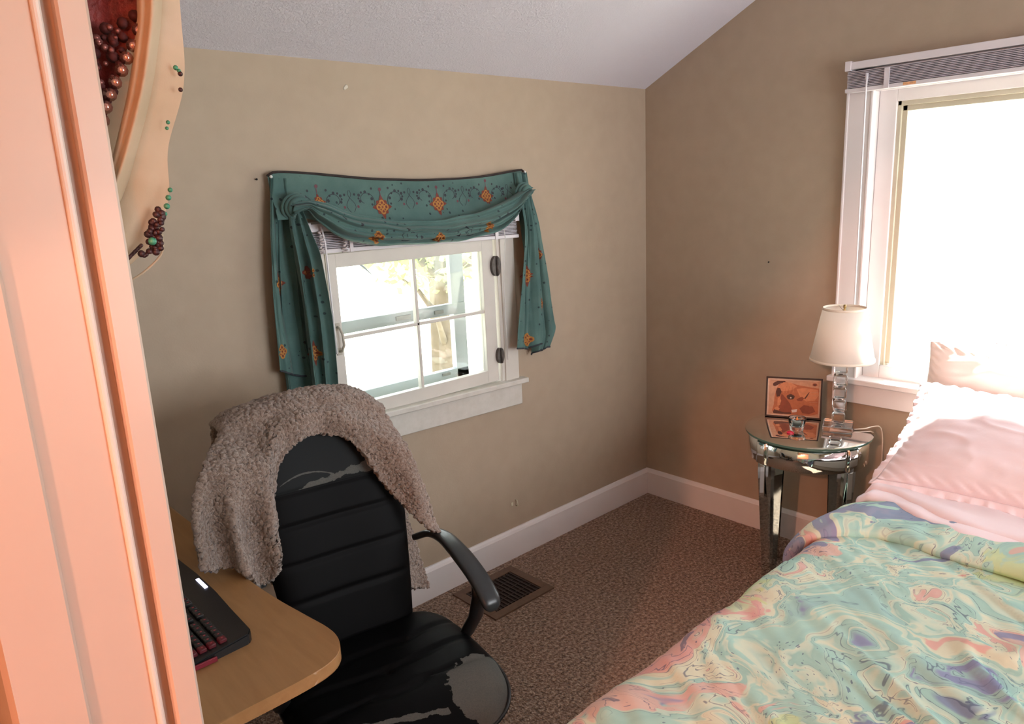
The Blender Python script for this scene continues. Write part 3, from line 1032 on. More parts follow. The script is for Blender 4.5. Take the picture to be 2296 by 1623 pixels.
# ------------------------------------------------------------------ desk
WOOD = NT('honey_laminate')
co = WOOD.coord()
mp = WOOD.mapping(co, (9, 1.2, 9))
nz = WOOD.noise(mp, 5, 6, 0.6, 0.6)
WOOD.l(WOOD.ramp(nz.outputs[0], [(0.3, srgb(158, 118, 76)), (0.7, srgb(172, 132, 88))]), WOOD.b.inputs['Base Color'])
WOOD.b.inputs['Roughness'].default_value = 0.36
WOOD.b.inputs['Specular IOR Level'].default_value = 0.5
WOOD = WOOD.m
desk = thing('desk', 'honey coloured laminate desk with a rounded corner beside the doorway', 'desk', (-2.64, -0.57, 0))
ctrl = [(-2.442, -0.03), (-2.442, -0.30), (-2.455, -0.42), (-2.466, -0.55), (-2.467, -0.676), (-2.458, -0.81), (-2.444, -0.92), (-2.434, -1.00), (-2.437, -1.05), (-2.455, -1.09), (-2.490, -1.115), (-2.55, -1.125), (-2.66, -1.127), (-2.838, -1.127)]
poly = []
n = len(ctrl)
for i in range(n - 1):
    p0 = ctrl[max(0, i - 1)]; p1 = ctrl[i]; p2 = ctrl[i + 1]; p3 = ctrl[min(n - 1, i + 2)]
    for k in range(5 if 1 <= i < 12 else 1):
        t = k / 5
        poly.append(tuple(0.5 * ((2 * p1[j]) + (-p0[j] + p2[j]) * t + (2 * p0[j] - 5 * p1[j] + 4 * p2[j] - p3[j]) * t * t + (-p0[j] + 3 * p1[j] - 3 * p2[j] + p3[j]) * t**3) for j in range(2)))
poly.append(ctrl[-1]); poly.append((-2.838, -0.03))
m = MB(); m.prism([(x + 2.64, y + 0.57) for x, y in poly][::-1], 0.722, 0.75, bevel=0.012, seg=4); m.build('desktop', WOOD, desk)
DMET = simple('desk_leg_metal', srgb(60, 58, 56), 0.5, metal=0.6)
for y in (-0.16, -1.02):
    m = MB()
    m.box((-0.17, y + 0.57 - 0.025, 0.02), (-0.13, y + 0.57 + 0.025, 0.722), bevel=0.004)
    m.box((-0.18, y + 0.57 - 0.02, 0.0), (0.12, y + 0.57 + 0.02, 0.03), bevel=0.006)
    m.build('leg', DMET, desk)
m = MB(); m.box((-0.165, -0.46, 0.45), (-0.145, 0.42, 0.70)); m.build('modesty_panel', WOOD, desk)

# keyboard
kb = thing('keyboard', 'black gaming keyboard with a lit white badge on the desk', 'keyboard', (-2.65, -0.65, 0.75))
m = MB()
# wedge body: higher at the back edge (+x side)
outl = [(-0.085, -0.295), (0.072, -0.285), (0.083, -0.27), (0.090, -0.06), (0.090, 0.06), (0.083, 0.27), (0.072, 0.285), (-0.085, 0.295)]
lo = [m.bm.verts.new((x, y, 0.0)) for x, y in outl]
hi = [m.bm.verts.new((x, y, 0.011 + 0.013 * (x + 0.085) / 0.175)) for x, y in outl]
m.bm.faces.new(lo[::-1]); m.bm.faces.new(hi)
for k in range(len(outl)):
    m.bm.faces.new((lo[k], lo[(k + 1) % 8], hi[(k + 1) % 8], hi[k]))
bmesh.ops.bevel(m.bm, geom=[e for e in m.bm.edges if any(v in hi for v in e.verts)], offset=0.003, segments=2, affect='EDGES')
m.build('body', BLACKPL, kb)
KEYM = simple('black_keycap', srgb(30, 30, 32), 0.42)
REDK = simple('red_lit_keycap', srgb(70, 18, 26), 0.45, emit=srgb(200, 20, 48), es=0.03)
LEGM = simple('key_legend', srgb(150, 60, 70), 0.6, emit=srgb(200, 30, 60), es=0.08)
m = MB()
kz = lambda x: 0.011 + 0.013 * (x + 0.085) / 0.175
random.seed(3)
rows = [-0.074, -0.055, -0.036, -0.017, 0.002, 0.024]
for ri, rx in enumerate(rows):
    y = -0.272
    while y < 0.265:
        wd = 0.0172
        if ri == 0 and -0.06 < y < -0.02:
            wd = 0.1
        gapk = 0.0018
        red = (y < -0.262) or (ri in (1, 2) and -0.165 < y < -0.12)
        if abs(y + 0.165) < 0.007 or abs(y + 0.09) < 0.005:
            y += 0.012
        z = kz(rx)
        m.box((rx - 0.008, y, z - 0.001), (rx + 0.008, y + wd, z + 0.0085), mi=1 if red else 0, bevel=0.002, seg=1)
        zz = z + 0.0088
        f = m.face([(rx - 0.0015, y + wd * 0.35, zz), (rx + 0.0025, y + wd * 0.35, zz), (rx + 0.0025, y + wd * 0.55, zz), (rx - 0.0015, y + wd * 0.55, zz)], 2)
        y += wd + gapk
m.build('keycaps', [KEYM, REDK, LEGM], kb)
m = MB()
m.box((0.077, -0.028, 0.0225), (0.085, 0.030, 0.0252), bevel=0.0006)
m.build('lit_badge', simple('white_led', srgb(235, 235, 255), 0.4, emit=srgb(220, 220, 255), es=2.2), kb)
m = MB()
m.box((-0.088, -0.2985, 0.002), (0.0, -0.2945, 0.012), bevel=0.001)
m.build('side_glow_strip', simple('red_strip', srgb(110, 24, 40), 0.5, emit=srgb(190, 20, 50), es=0.05), kb)

m = MB(); m.prism([(-0.10, -0.07), (0.02, -0.07), (0.034, -0.055), (0.034, 0.10), (-0.10, 0.10)], 0.0, 0.006, bevel=0.0015, seg=2)
tag(m.build('mouse_pad', simple('dark_teal_pad', srgb(28, 48, 56), 0.7), loc=(-2.545, -0.165, 0.75)), 'dark teal flat pad on the desk near the back wall', 'mouse pad')

# ------------------------------------------------------------------ office chair
def mat_leather():
    t = NT('peeling_black_leather')
    co = t.coord()
    n = t.noise(co, 60, 4)
    n1 = t.noise(co, 4, 4)
    c = t.ramp(n1.outputs[0], [(0.3, srgb(4, 4, 5)), (0.7, srgb(9, 9, 10))])
    t.l(c, t.b.inputs['Base Color'])
    t.b.inputs['Roughness'].default_value = 0.55
    t.b.inputs['Specular IOR Level'].default_value = 0.1
    t.l(t.bump(n.outputs[0], 0.15, 0.003), t.b.inputs['Normal'])
    return t
LEATHER = mat_leather().m

def mat_worn(name, region, faded_above=None):
    """leather that has flaked off to a grey woven backing inside a worn region (object coordinates)"""
    t = NT(name)
    co = t.coord()
    sx = t.n('ShaderNodeSeparateXYZ')
    t.l(co, sx.inputs[0])
    n = t.noise(co, 16, 7, 0.62)
    n2 = t.noise(co, 300, 2)
    fld = region(t, sx)
    m_ = t.math('GREATER_THAN', t.math('ADD', fld, t.math('MULTIPLY', t.math('SUBTRACT', n.outputs[0], 0.5), 0.9)), 0.5)
    lea = srgb(5, 5, 6)
    if faded_above is not None:
        lea = t.mixc(t.math('GREATER_THAN', sx.outputs[2], faded_above), lea, srgb(30, 33, 34))
    bk = t.mixc(n2.outputs[0], srgb(78, 82, 80), srgb(104, 104, 100))
    c = t.mixc(m_, lea, bk)
    t.l(c, t.b.inputs['Base Color'])
    r = t.n('ShaderNodeMapRange')
    t.l(m_, r.inputs[0]); r.inputs[3].default_value = 0.55; r.inputs[4].default_value = 0.85
    t.l(r.outputs[0], t.b.inputs['Roughness'])
    t.b.inputs['Specular IOR Level'].default_value = 0.1
    t.l(t.bump(t.math('MULTIPLY', m_, -1.0), 0.4, 0.002), t.b.inputs['Normal'])
    return t.m

def seat_region(t, s):
    x, y = s.outputs[0], s.outputs[1]
    # front right corner ellipse
    dx = t.math('DIVIDE', t.math('SUBTRACT', x, 0.165), 0.105)
    dy = t.math('DIVIDE', t.math('ADD', y, 0.185), 0.10)
    d = t.math('ADD', t.math('MULTIPLY', dx, dx), t.math('MULTIPLY', dy, dy))
    a = t.math('SUBTRACT', 1.15, t.math('MULTIPLY', d, 0.6))
    # narrow torn strip along the front
    ys = t.math('ADD', y, t.math('MULTIPLY', x, 0.25))
    e = t.math('SUBTRACT', 0.66, t.math('MULTIPLY', t.math('ABSOLUTE', t.math('ADD', ys, 0.20)), 22.0))
    e2 = t.math('SUBTRACT', e, t.math('MULTIPLY', t.math('GREATER_THAN', x, 0.04), 3.0))
    return t.math('MAXIMUM', a, e2)
SEATM = mat_worn('peeling_seat_leather', seat_region)
def back_region(t, s):
    z, x = s.outputs[2], s.outputs[0]
    # band just above the head-rest seam, rising to the right
    zz = t.math('SUBTRACT', z, 0.888)
    e = t.math('SUBTRACT', 0.66, t.math('MULTIPLY', t.math('ABSOLUTE', t.math('SUBTRACT', zz, t.math('MULTIPLY', t.math('ADD', x, 0.10), 0.13))), 15.0))
    # second thin curved streak higher up on the left
    arc = t.math('SUBTRACT', zz, t.math('SUBTRACT', 0.040, t.math('MULTIPLY', t.math('MULTIPLY', t.math('ADD', x, 0.09), t.math('ADD', x, 0.09)), 3.5)))
    e2 = t.math('SUBTRACT', 0.60, t.math('MULTIPLY', t.math('ABSOLUTE', arc), 60.0))
    e2 = t.math('SUBTRACT', e2, t.math('MULTIPLY', t.math('GREATER_THAN', x, 0.0), 3.0))
    return t.math('SUBTRACT', t.math('MAXIMUM', t.math('ADD', e, t.math('MULTIPLY', x, 1.2)), e2), t.math('MULTIPLY', t.math('LESS_THAN', zz, 0.0), 3.0))
BACKM = mat_worn('peeling_back_leather', back_region, 0.887)

CH = Vector((-2.2, -0.88, 0))
chair = thing('office_chair', 'black high-back office chair with peeling leather at the desk', 'office chair', CH, math.atan2(-0.17, 0.985))
# local frame: +X chair right (as seen from the camera), +Y backward

def rounded_slab(fn_front, fn_back, nu, nv):
    mb = MB()
    a = mb.grid(fn_front, nu, nv, uvs=False)
    b = mb.grid(fn_back, nu, nv, uvs=False)
    def strip(r1, r2):
        for p, q, r, s_ in zip(r1, r1[1:], r2[1:], r2):
            f = mb.bm.faces.new((p, q, r, s_)); f.smooth = True
    strip(a[0], b[0]); strip(a[-1], b[-1])
    strip([r[0] for r in a], [r[0] for r in b]); strip([r[-1] for r in a], [r[-1] for r in b])
    return mb

CS = -0.025
def by(z):      # centre plane of the backrest
    return 0.255 + 0.16 * (z - 0.5) / 0.62 + 0.05 * max(0, (0.62 - z))
def bw(z):      # half width of the backrest
    return interp([(0.42, 0.17), (0.55, 0.185), (0.75, 0.205), (0.95, 0.20), (1.00, 0.187), (1.05, 0.160), (1.075, 0.105), (1.084, 0.05)], z)[0]
seams = (0.60, 0.70, 0.80, 0.885)
def back_pt(u, v, side):
    z = 0.43 + (1.084 - 0.43) * (1 - (1 - v) ** 1.25)
    hw = bw(z)
    s_ = (u - 0.5) * 2
    e = (1 - abs(s_) ** 3.2) ** 0.5 if abs(s_) < 1 else 0
    ev = min(1, ((1.084 - z) / 0.05)) ** 0.5 if z > 1.034 else min(1, max(0, (z - 0.43) / 0.04)) ** 0.5
    th = 0.045 * e * ev
    if side < 0:
        g = 0
        for q in seams:
            g += 0.0045 * math.exp(-((z - q) / 0.006) ** 2)
        th = max(0, th + 0.008 * (1 - s_ * s_) * ev - g * e)
        th -= 0.0
    wrap = -0.03 * s_ * s_           # sides curl forward
    return Vector((CS + s_ * hw, by(z) + wrap + side * th, z))
mb = rounded_slab(lambda u, v: back_pt(u, v, -1), lambda u, v: back_pt(u, v, 1), 40, 120)
back = mb.build('backrest', BACKM, chair)

def seat_pt(u, v, side):
    s_ = (u - 0.5) * 2
    t_ = (v - 0.5) * 2          # -1 front .. +1 back
    # superellipse outline
    k = 3.6
    rr = (abs(s_) ** k + abs(t_) ** k) ** (1 / k)
    mx = max(abs(s_), abs(t_)) or 1
    sc = mx / rr if rr > 0 else 1
    x = CS + s_ * sc * 0.262
    y = -0.005 + t_ * sc * 0.27
    e = (1 - mx ** 5) ** 0.5 if mx < 1 else 0
    zc = 0.435 - 0.028 * max(0, -t_ - 0.45) ** 1.5 / 0.4
    if side > 0:
        z = zc + (0.045 + 0.012 * (s_ * s_)) * e - 0.012 * math.exp(-(s_ * s_ + (t_ - .2) ** 2) * 2) * e
        for q in (-0.33, 0.05, 0.42):
            z -= 0.007 * math.exp(-((t_ - q) / 0.035) ** 2) * e
    else:
        z = zc - 0.03 * e
    return Vector((x, y, z))
mb = rounded_slab(lambda u, v: seat_pt(u, v, 1), lambda u, v: seat_pt(u, v, -1), 60, 60)
mb.build('seat', SEATM, chair)
mb = MB()
loop = []
for k in range(80):
    a = 2 * math.pi * k / 80
    c_, s2_ = math.cos(a), math.sin(a)
    ex = 2 / 3.6
    loop.append((CS + 0.263 * math.copysign(abs(c_) ** ex, c_), -0.005 + 0.271 * math.copysign(abs(s2_) ** ex, s2_)))
pts = [(x, y, 0.437 - 0.028 * max(0, -((y + 0.005) / 0.27) - 0.45) ** 1.5 / 0.4) for x, y in loop]
mb.tube(pts + pts[:2], 0.0048, 6, caps=False)
mb.build('seat_piping', BLACKPL, chair)

for sg in (1, -1):
    ax = CS + sg * 0.268
    # arm: loop from the backrest side forward and down to the seat, with a broad pad on top
    path = [(ax - sg * 0.045, 0.275, 0.665), (ax - sg * 0.012, 0.235, 0.685), (ax, 0.175, 0.692), (ax, 0.10, 0.685), (ax, 0.03, 0.667), (ax, -0.03, 0.643), (ax, -0.075, 0.612), (ax, -0.088, 0.585)]
    mb = MB()
    rings = []
    N = 26
    tabl = [(i / (len(path) - 1),) + p for i, p in enumerate(path)]
    P = [Vector(sinterp(tabl, k / N)) for k in range(N + 1)]
    for i, p in enumerate(P):
        t_ = (P[min(N, i + 1)] - P[max(0, i - 1)]).normalized()
        side_ = Vector((1, 0, 0))
        side_ = (side_ - t_ * side_.dot(t_)).normalized()
        nn = side_.cross(t_)
        w_ = interp([(0, 0.016), (0.2, 0.022), (0.5, 0.028), (0.85, 0.029), (0.95, 0.024), (1, 0.012)], i / N)[0]
        h_ = interp([(0, 0.010), (0.5, 0.013), (0.9, 0.012), (1, 0.005)], i / N)[0]
        ring = []
        for k in range(14):
            a = 2 * math.pi * k / 14
            ca, sa = math.cos(a), math.sin(a)
            ring.append(mb.bm.verts.new(p + side_ * (w_ * math.copysign(abs(ca) ** 0.7, ca)) + nn * (h_ * math.copysign(abs(sa) ** 0.7, sa))))
        rings.append(ring)
    for a_, b_ in zip(rings, rings[1:]):
        for k in range(14):
            f = mb.bm.faces.new((a_[k], a_[(k + 1) % 14], b_[(k + 1) % 14], b_[k])); f.smooth = True
    mb.bm.faces.new(rings[0][::-1]); mb.bm.faces.new(rings[-1])
    arm = mb.build('armrest', BLACKGLOSS, chair)
    mb = MB()
    mb.tube([(ax, -0.02, 0.645), (ax - sg * 0.002, -0.022, 0.60), (ax - sg * 0.004, 0.0, 0.53), (ax - sg * 0.010, 0.045, 0.46), (ax - sg * 0.035, 0.06, 0.425), (ax - sg * 0.10, 0.06, 0.412)], 0.018, 12, flat=(0.75, 1.25))
    mb.build('arm_support', BLACKPL, arm)
mb = MB()
mb.box((-0.12 + CS, -0.12, 0.375), (0.12 + CS, 0.14, 0.408), bevel=0.01)
mb.tube([(CS, 0.10, 0.39), (CS, 0.24, 0.385), (CS, 0.325, 0.42), (CS, 0.335, 0.52), (CS, 0.345, 0.62)], 0.02, 12, flat=(1.5, 0.6))
mb.build('seat_mechanism', DARKMETAL, chair)
mb = MB()
mb.lathe([(0, 0.06), (0.032, 0.06), (0.032, 0.24), (0.022, 0.245), (0.022, 0.38), (0, 0.38)], 20, center=(CS, 0, 0))
mb.build('gas_column', BLACKPL, chair)
for k in range(5):
    a = 2 * math.pi * k / 5 + 0.5
    dx, dy = math.cos(a), math.sin(a)
    mb = MB()
    mb.tube([(CS + dx * 0.02, dy * 0.02, 0.115), (CS + dx * 0.12, dy * 0.12, 0.105), (CS + dx * 0.27, dy * 0.27, 0.075)], 0.022, 10, rads=[0.026, 0.022, 0.016], flat=(1.0, 0.8))
    leg = mb.build('leg', BLACKPL, chair)
    mb = MB()
    for sg in (-1, 1):
        mb.lathe([(0, -0.009), (0.024, -0.009), (0.027, -0.004), (0.027, 0.004), (0.024, 0.009), (0, 0.009)], 16)
        half = [v for v in mb.bm.verts if not v.tag]
        for v in half:
            v.tag = True
            v.co = Matrix.Translation((CS + dx * 0.27 - dy * 0.014 * sg, dy * 0.27 + dx * 0.014 * sg, 0.0275)) @ Matrix.Rotation(a, 4, 'Z') @ Matrix.Rotation(math.radians(90), 4, 'X') @ v.co
    mb.tube([(CS + dx * 0.27, dy * 0.27, 0.03), (CS + dx * 0.27, dy * 0.27, 0.075)], 0.007, 8)
    mb.build('caster', BLACKPL, leg)

# ------------------------------------------------------------------ fleece throw over the chair back
def mat_fleece():
    t = NT('beige_fleece')
    co = t.coord()
    n = t.noise(co, 150, 6, 0.75)
    n2 = t.noise(co, 9, 3)
    c = t.ramp(n.outputs[0], [(0.3, srgb(108, 90, 80)), (0.5, srgb(156, 136, 122)), (0.7, srgb(196, 178, 164))])
    c = t.mixc(t.math('MULTIPLY', n2.outputs[0], 0.25), c, srgb(140, 118, 106))
    t.l(c, t.b.inputs['Base Color'])
    t.b.inputs['Roughness'].default_value = 1.0
    t.b.inputs['Specular IOR Level'].default_value = 0.05
    t.b.inputs['Sheen Weight'].default_value = 0.5
    t.b.inputs['Sheen Roughness'].default_value = 0.5
    t.l(t.bump(n.outputs[0], 0.9, 0.006), t.b.inputs['Normal'])
    return t.m
FLEECE = mat_fleece()
#      u     s_top  z_top  s_mid  z_mid  s_hem  z_hem   puff
THR = [(0.0, -0.282, 1.05, -0.415, 1.038, -0.397, 0.8, 0.05),
       (0.08, -0.266, 1.068, -0.396, 1.008, -0.35, 0.775, 0.06),
       (0.18, -0.246, 1.076, -0.347, 0.988, -0.305, 0.765, 0.066),
       (0.28, -0.221, 1.082, -0.289, 0.968, -0.262, 0.705, 0.06),
       (0.36, -0.197, 1.088, -0.238, 0.968, -0.225, 0.745, 0.055),
       (0.42, -0.17, 1.092, -0.2, 0.998, -0.2, 0.83, 0.046),
       (0.47, -0.145, 1.096, -0.165, 1.048, -0.178, 0.955, 0.034),
       (0.54, -0.1, 1.1, -0.11, 1.068, -0.112, 1.022, 0.03),
       (0.64, -0.04, 1.102, -0.04, 1.068, -0.038, 1.03, 0.03),
       (0.74, 0.03, 1.098, 0.04, 1.048, 0.05, 0.985, 0.03),
       (0.82, 0.08, 1.086, 0.105, 0.978, 0.112, 0.865, 0.032),
       (0.9, 0.125, 1.065, 0.16, 0.918, 0.185, 0.745, 0.036),
       (1.0, 0.165, 1.03, 0.205, 0.908, 0.24, 0.695, 0.034)]
BHEM = [(0.0, -0.30, 0.80), (0.25, -0.24, 0.64), (0.5, -0.1, 0.55), (0.8, 0.17, 0.45), (1.0, 0.295, 0.40)]
def throw_pt(u, v):
    st, zt, sm, zm, sh, zh, puff = sinterp(THR, u)
    sb, zb = sinterp(BHEM, u)
    if v < 0.46:
        t_ = 1 - v / 0.46                 # 0 at the top, 1 at the front hem
        x = (1 - t_) ** 2 * st + 2 * t_ * (1 - t_) * sm + t_ * t_ * sh
        z = (1 - t_) ** 2 * zt + 2 * t_ * (1 - t_) * zm + t_ * t_ * zh
        s_ = max(-1, min(1, (x - CS) / 0.21))
        front = by(min(z, 1.1)) - 0.03 * s_ * s_ - 0.060 - puff * math.sin(min(1, 0.25 + t_ * 0.9) * math.pi * 0.75)
        y = lerp(by(1.1) - 0.060, front, smooth01(0, 0.35, t_))
        # deep vertical folds in the left lobe, gentle ones elsewhere
        y -= 0.022 * math.sin(u * 34 + 1.2) * smooth01(0.25, 0.8, t_) * (1 if u < 0.45 else 0.35)
        x += 0.008 * math.cos(u * 34 + 1.2) * smooth01(0.25, 0.8, t_) * (1 if u < 0.45 else 0.3)
        z += 0.0
    elif v < 0.56:
        t_ = (v - 0.46) / 0.10
        a = math.pi * t_
        x = st
        y = by(1.1) - 0.060 * math.cos(a)
        z = zt + 0.024 * math.sin(a)
    else:
        t_ = (v - 0.56) / 0.44
        x = lerp(st, sb, t_ ** 0.8)
        z = lerp(zt, zb, t_)
        y = lerp(by(1.1) + 0.060, by(0.8) + 0.075, t_) + 0.015 * math.sin(u * 14) * t_
    return Vector((x, y, z))
mb = MB()
mb.grid(throw_pt, 380, 520)
mb.bm.normal_update()
for v in mb.bm.verts:
    p = v.co
    d_ = 0.0022 * noise.noise(p * 120) + 0.0034 * noise.noise(p * 290) + 0.006 * noise.noise(p * 18)
    v.co = p + v.normal * d_ + Vector((0.003 * noise.noise(p * 120 + Vector((7, 0, 0))), 0, 0.004 * noise.noise(p * 120)))
throw = mb.build('fleece_throw', FLEECE, None, normals=False)
throw.matrix_world = Matrix.Translation(CH) @ Matrix.Rotation(math.atan2(-0.17, 0.985), 4, 'Z')
solidify(throw, 0.016, 0.0)
tag(throw, 'fluffy beige fleece throw draped over the office chair back', 'throw')

# ------------------------------------------------------------------ mirrored bedside table
TC = Vector((-0.283, -1.026, 0))
table = thing('bedside_table', 'round mirrored bedside table standing between the wall corner and the bed', 'bedside table', TC, math.radians(205))
# local +X points at the camera (drawer front)
R_TOP, R_AP = 0.243, 0.230
m = MB()
m.lathe([(0, 0.642), (R_TOP - 0.001, 0.642), (R_TOP, 0.644), (R_TOP, 0.651)], 96, mi=1)
m.lathe([(R_TOP, 0.651), (R_TOP - 0.012, 0.6545), (0, 0.6545)], 96, mi=0)
m.build('glass_top', [MIRROR, EDGEGLASS], table)
m = MB()
m.lathe([(0.0, 0.64), (R_AP - 0.004, 0.64), (R_AP, 0.638), (R_AP, 0.545), (R_AP - 0.004, 0.543), (R_AP - 0.02, 0.543), (R_AP - 0.02, 0.60), (0, 0.60)], 96)
m.build('apron', MIRROR, table)
# curved drawer front between the two front pilasters
m = MB()
def arc_panel(m, a0, a1, r, z0, z1, t=0.006, n=30, bev=0.004):
    def pt(k, rr, z):
        a = lerp(a0, a1, k / n)
        return Vector((rr * math.cos(a), rr * math.sin(a), z))
    prof = [(r, z0), (r + t, z0 + bev), (r + t, z1 - bev), (r, z1)]
    rows = [[m.bm.verts.new(pt(k, *p)) for p in prof] for k in range(n + 1)]
    for a, b in zip(rows, rows[1:]):
        for j in range(3):
            f = m.bm.faces.new((a[j], b[j], b[j + 1], a[j + 1])); f.smooth = (j == 1)
    for rw in (rows[0], rows[-1]):
        m.bm.faces.new(rw)
arc_panel(m, math.radians(-38), math.radians(38), R_AP, 0.548, 0.636)
drawer = m.build('drawer', MIRROR, table)
m = MB()
for s in (-1, 1):
    m.lathe([(0, 0), (0.006, 0), (0.007, 0.004), (0.0045, 0.010), (0, 0.011)], 12, center=(0, 0, 0))
m.bm.transform(Matrix.Translation((R_AP + 0.006, 0, 0.592)) @ Matrix.Rotation(math.radians(90), 4, 'Y'))
m.build('knob', CHROME, drawer)
for k in range(4):
    a0 = math.radians(45 + 90 * k)
    m = MB(); arc_panel(m, a0 - math.radians(5.5), a0 + math.radians(5.5), R_AP, 0.543, 0.638, 0.010, 8)
    m.build('pilaster', MIRROR, table)
    m = MB()
    # tapered mirrored leg with bevelled corners, turned corner-on
    def ring(w_, z, cx):
        c = w_ / 2; b = w_ * 0.10
        pts = [(c, -c + b), (c, c - b), (c - b, c), (-c + b, c), (-c, c - b), (-c, -c + b), (-c + b, -c), (c - b, -c)]
        return [m.bm.verts.new((cx + x, y, z)) for x, y in pts]
    rs = [ring(0.074, 0.545, 0.186), ring(0.074, 0.50, 0.186), ring(0.066, 0.40, 0.184), ring(0.048, 0.12, 0.176), ring(0.042, 0.0, 0.174)]
    for p_, q_ in zip(rs, rs[1:]):
        for j in range(8):
            m.bm.faces.new((p_[j], p_[(j + 1) % 8], q_[(j + 1) % 8], q_[j]))
    m.bm.faces.new(rs[0]); m.bm.faces.new(rs[-1][::-1])
    m.bm.transform(Matrix.Rotation(a0, 4, 'Z'))
    leg = m.build('leg', MIRRORLEG, table)
    m = MB()
    # narrow raised mirror strip with an arched collar on the outer face
    m.box((0.2235, -0.013, 0.40), (0.2265, 0.013, 0.538), bevel=0.002)
    m.bm.transform(Matrix.Rotation(a0, 4, 'Z'))
    m.build('leg_mirror_strip', MIRROR, leg)

# ------------------------------------------------------------------ crystal table lamp
ZT = 0.655
lamp = thing('table_lamp', 'crystal block table lamp with a white tapered shade on the mirrored table', 'table lamp', (-0.215, -1.118, ZT), math.radians(22))
m = MB(); m.box((-0.056, -0.056, 0.0), (0.056, 0.056, 0.022), bevel=0.004, seg=2); m.build('base', CRYSTAL, lamp)
zc = 0.026
for i in range(5):
    h = 0.046 if i < 4 else 0.048
    m = MB()
    w_ = 0.0245
    m.box((-w_, -w_, zc), (w_, w_, zc + h), bevel=0.007, seg=1)
    m.bm.transform(Matrix.Rotation(math.radians(8 * (i % 2)), 4, 'Z'))
    m.build('crystal_block', CRYSTAL, lamp)
    m = MB()
    m.lathe([(0, zc + h), (0.0085, zc + h), (0.0085, zc + h + 0.0052), (0, zc + h + 0.0052)], 16)
    m.build('metal_spacer', DARKMETAL, lamp)
    zc += h + 0.0055
m = MB(); m.lathe([(0, 0.0223), (0.012, 0.0223), (0.012, 0.0258), (0, 0.0258)], 16); m.build('metal_spacer', DARKMETAL, lamp)
m = MB()
m.lathe([(0, zc), (0.011, zc), (0.011, zc + 0.012), (0.016, zc + 0.014), (0.016, zc + 0.05), (0.012, zc + 0.054), (0, zc + 0.054)], 20)
m.build('bulb_socket', CHROME, lamp)
m = MB()
m.lathe([(0.010, zc + 0.055), (0.013, zc + 0.07), (0.026, zc + 0.10), (0.028, zc + 0.115), (0.02, zc + 0.135), (0, zc + 0.142)], 20)
m.build('bulb', simple('frosted_bulb', srgb(235, 232, 224), 0.3), lamp)
m = MB()
for s in (-1, 1):
    m.tube([(s * 0.016, 0, zc + 0.012), (s * 0.034, 0, zc + 0.05), (s * 0.036, 0, zc + 0.12), (s * 0.024, 0, zc + 0.175), (0, 0, zc + 0.193)], 0.0016, 6)
m.build('harp', CHROME, lamp)
zb, ztp = 0.284, 0.493        # shade bottom and top above the table
SHADE = NT('white_pleated_shade')
SHADE.b.inputs['Base Color'].default_value = srgb(244, 240, 234)
SHADE.b.inputs['Roughness'].default_value = 0.8
tl = SHADE.n('ShaderNodeBsdfTranslucent'); tl.inputs[0].default_value = srgb(244, 236, 224)
mx = SHADE.n('ShaderNodeMixShader'); mx.inputs[0].default_value = 0.45
SHADE.l(SHADE.b.outputs[0], mx.inputs[1]); SHADE.l(tl.outputs[0], mx.inputs[2]); SHADE.l(mx.outputs[0], SHADE.out.inputs[0])
SHADE = SHADE.m
m = MB()
m.lathe([(0.118, zb), (0.078, ztp)], 72)
sh = m.build('lamp_shade', SHADE, lamp)
solidify(sh, 0.0012)
RIB = simple('shade_ribbon', srgb(214, 206, 190), 0.7)
m = MB()
m.lathe([(0.1175, zb + 0.009), (0.1195, zb + 0.008), (0.1203, zb - 0.001), (0.1185, zb - 0.001), (0.1160, zb + 0.004)], 72)
m.build('lower_ribbon', RIB, sh)
m = MB()
m.lathe([(0.0785, ztp - 0.008), (0.0805, ztp - 0.008), (0.0790, ztp + 0.001), (0.0770, ztp + 0.001), (0.0760, ztp - 0.006)], 72)
m.build('upper_ribbon', RIB, sh)
m = MB()
for k in range(3):
    a = 2 * math.pi * k / 3 + 0.3
    m.tube([(0, 0, ztp - 0.018), (0.077 * math.cos(a), 0.077 * math.sin(a), ztp - 0.004)], 0.0014, 6)
m.build('spider', CHROME, sh)
m = MB()
m.lathe([(0, ztp - 0.018), (0.006, ztp - 0.018), (0.007, ztp - 0.01), (0.0035, ztp - 0.006), (0.0062, ztp + 0.002), (0.005, ztp + 0.010), (0, ztp + 0.012)], 16)
m.build('finial', simple('brass_finial', srgb(150, 128, 84), 0.3, metal=0.9), lamp)
CORDM = simple('clear_lamp_cord', srgb(206, 196, 182), 0.3, spec=0.6)
m = MB()
LP = [Vector((-0.20, -1.175, 0.659)), Vector((-0.165, -1.205, 0.660)), Vector((-0.125, -1.222, 0.662)), Vector((-0.085, -1.232, 0.650)), Vector((-0.066, -1.236, 0.60)), Vector((-0.060, -1.236, 0.53)),
      Vector((-0.056, -1.240, 0.46)), Vector((-0.050, -1.262, 0.41)), Vector((-0.046, -1.258, 0.36)), Vector((-0.045, -1.235, 0.31)), Vector((-0.045, -1.24, 0.25)), Vector((-0.045, -1.28, 0.18)), Vector((-0.045, -1.32, 0.05))]
tabl = [(i / (len(LP) - 1), *p) for i, p in enumerate(LP)]
inv = (Matrix.Translation(Vector(lamp.location)) @ Matrix.Rotation(math.radians(22), 4, 'Z')).inverted()
m.tube([inv @ Vector(sinterp(tabl, k / 90)) for k in range(91)], 0.0026, 8)
m.build('cord', CORDM, lamp)

# ------------------------------------------------------------------ framed dog picture
fa, fb = Vector((-0.243, -0.815, 0)), Vector((-0.150, -1.018, 0))
fd = (fb - fa); FW = fd.length; FH = 0.172
frame = thing('photo_frame', 'thin black picture frame showing a brown dog on the mirrored table', 'picture frame', ((fa + fb) / 2 + Vector((0, 0, ZT))), math.atan2(fd.y, fd.x))
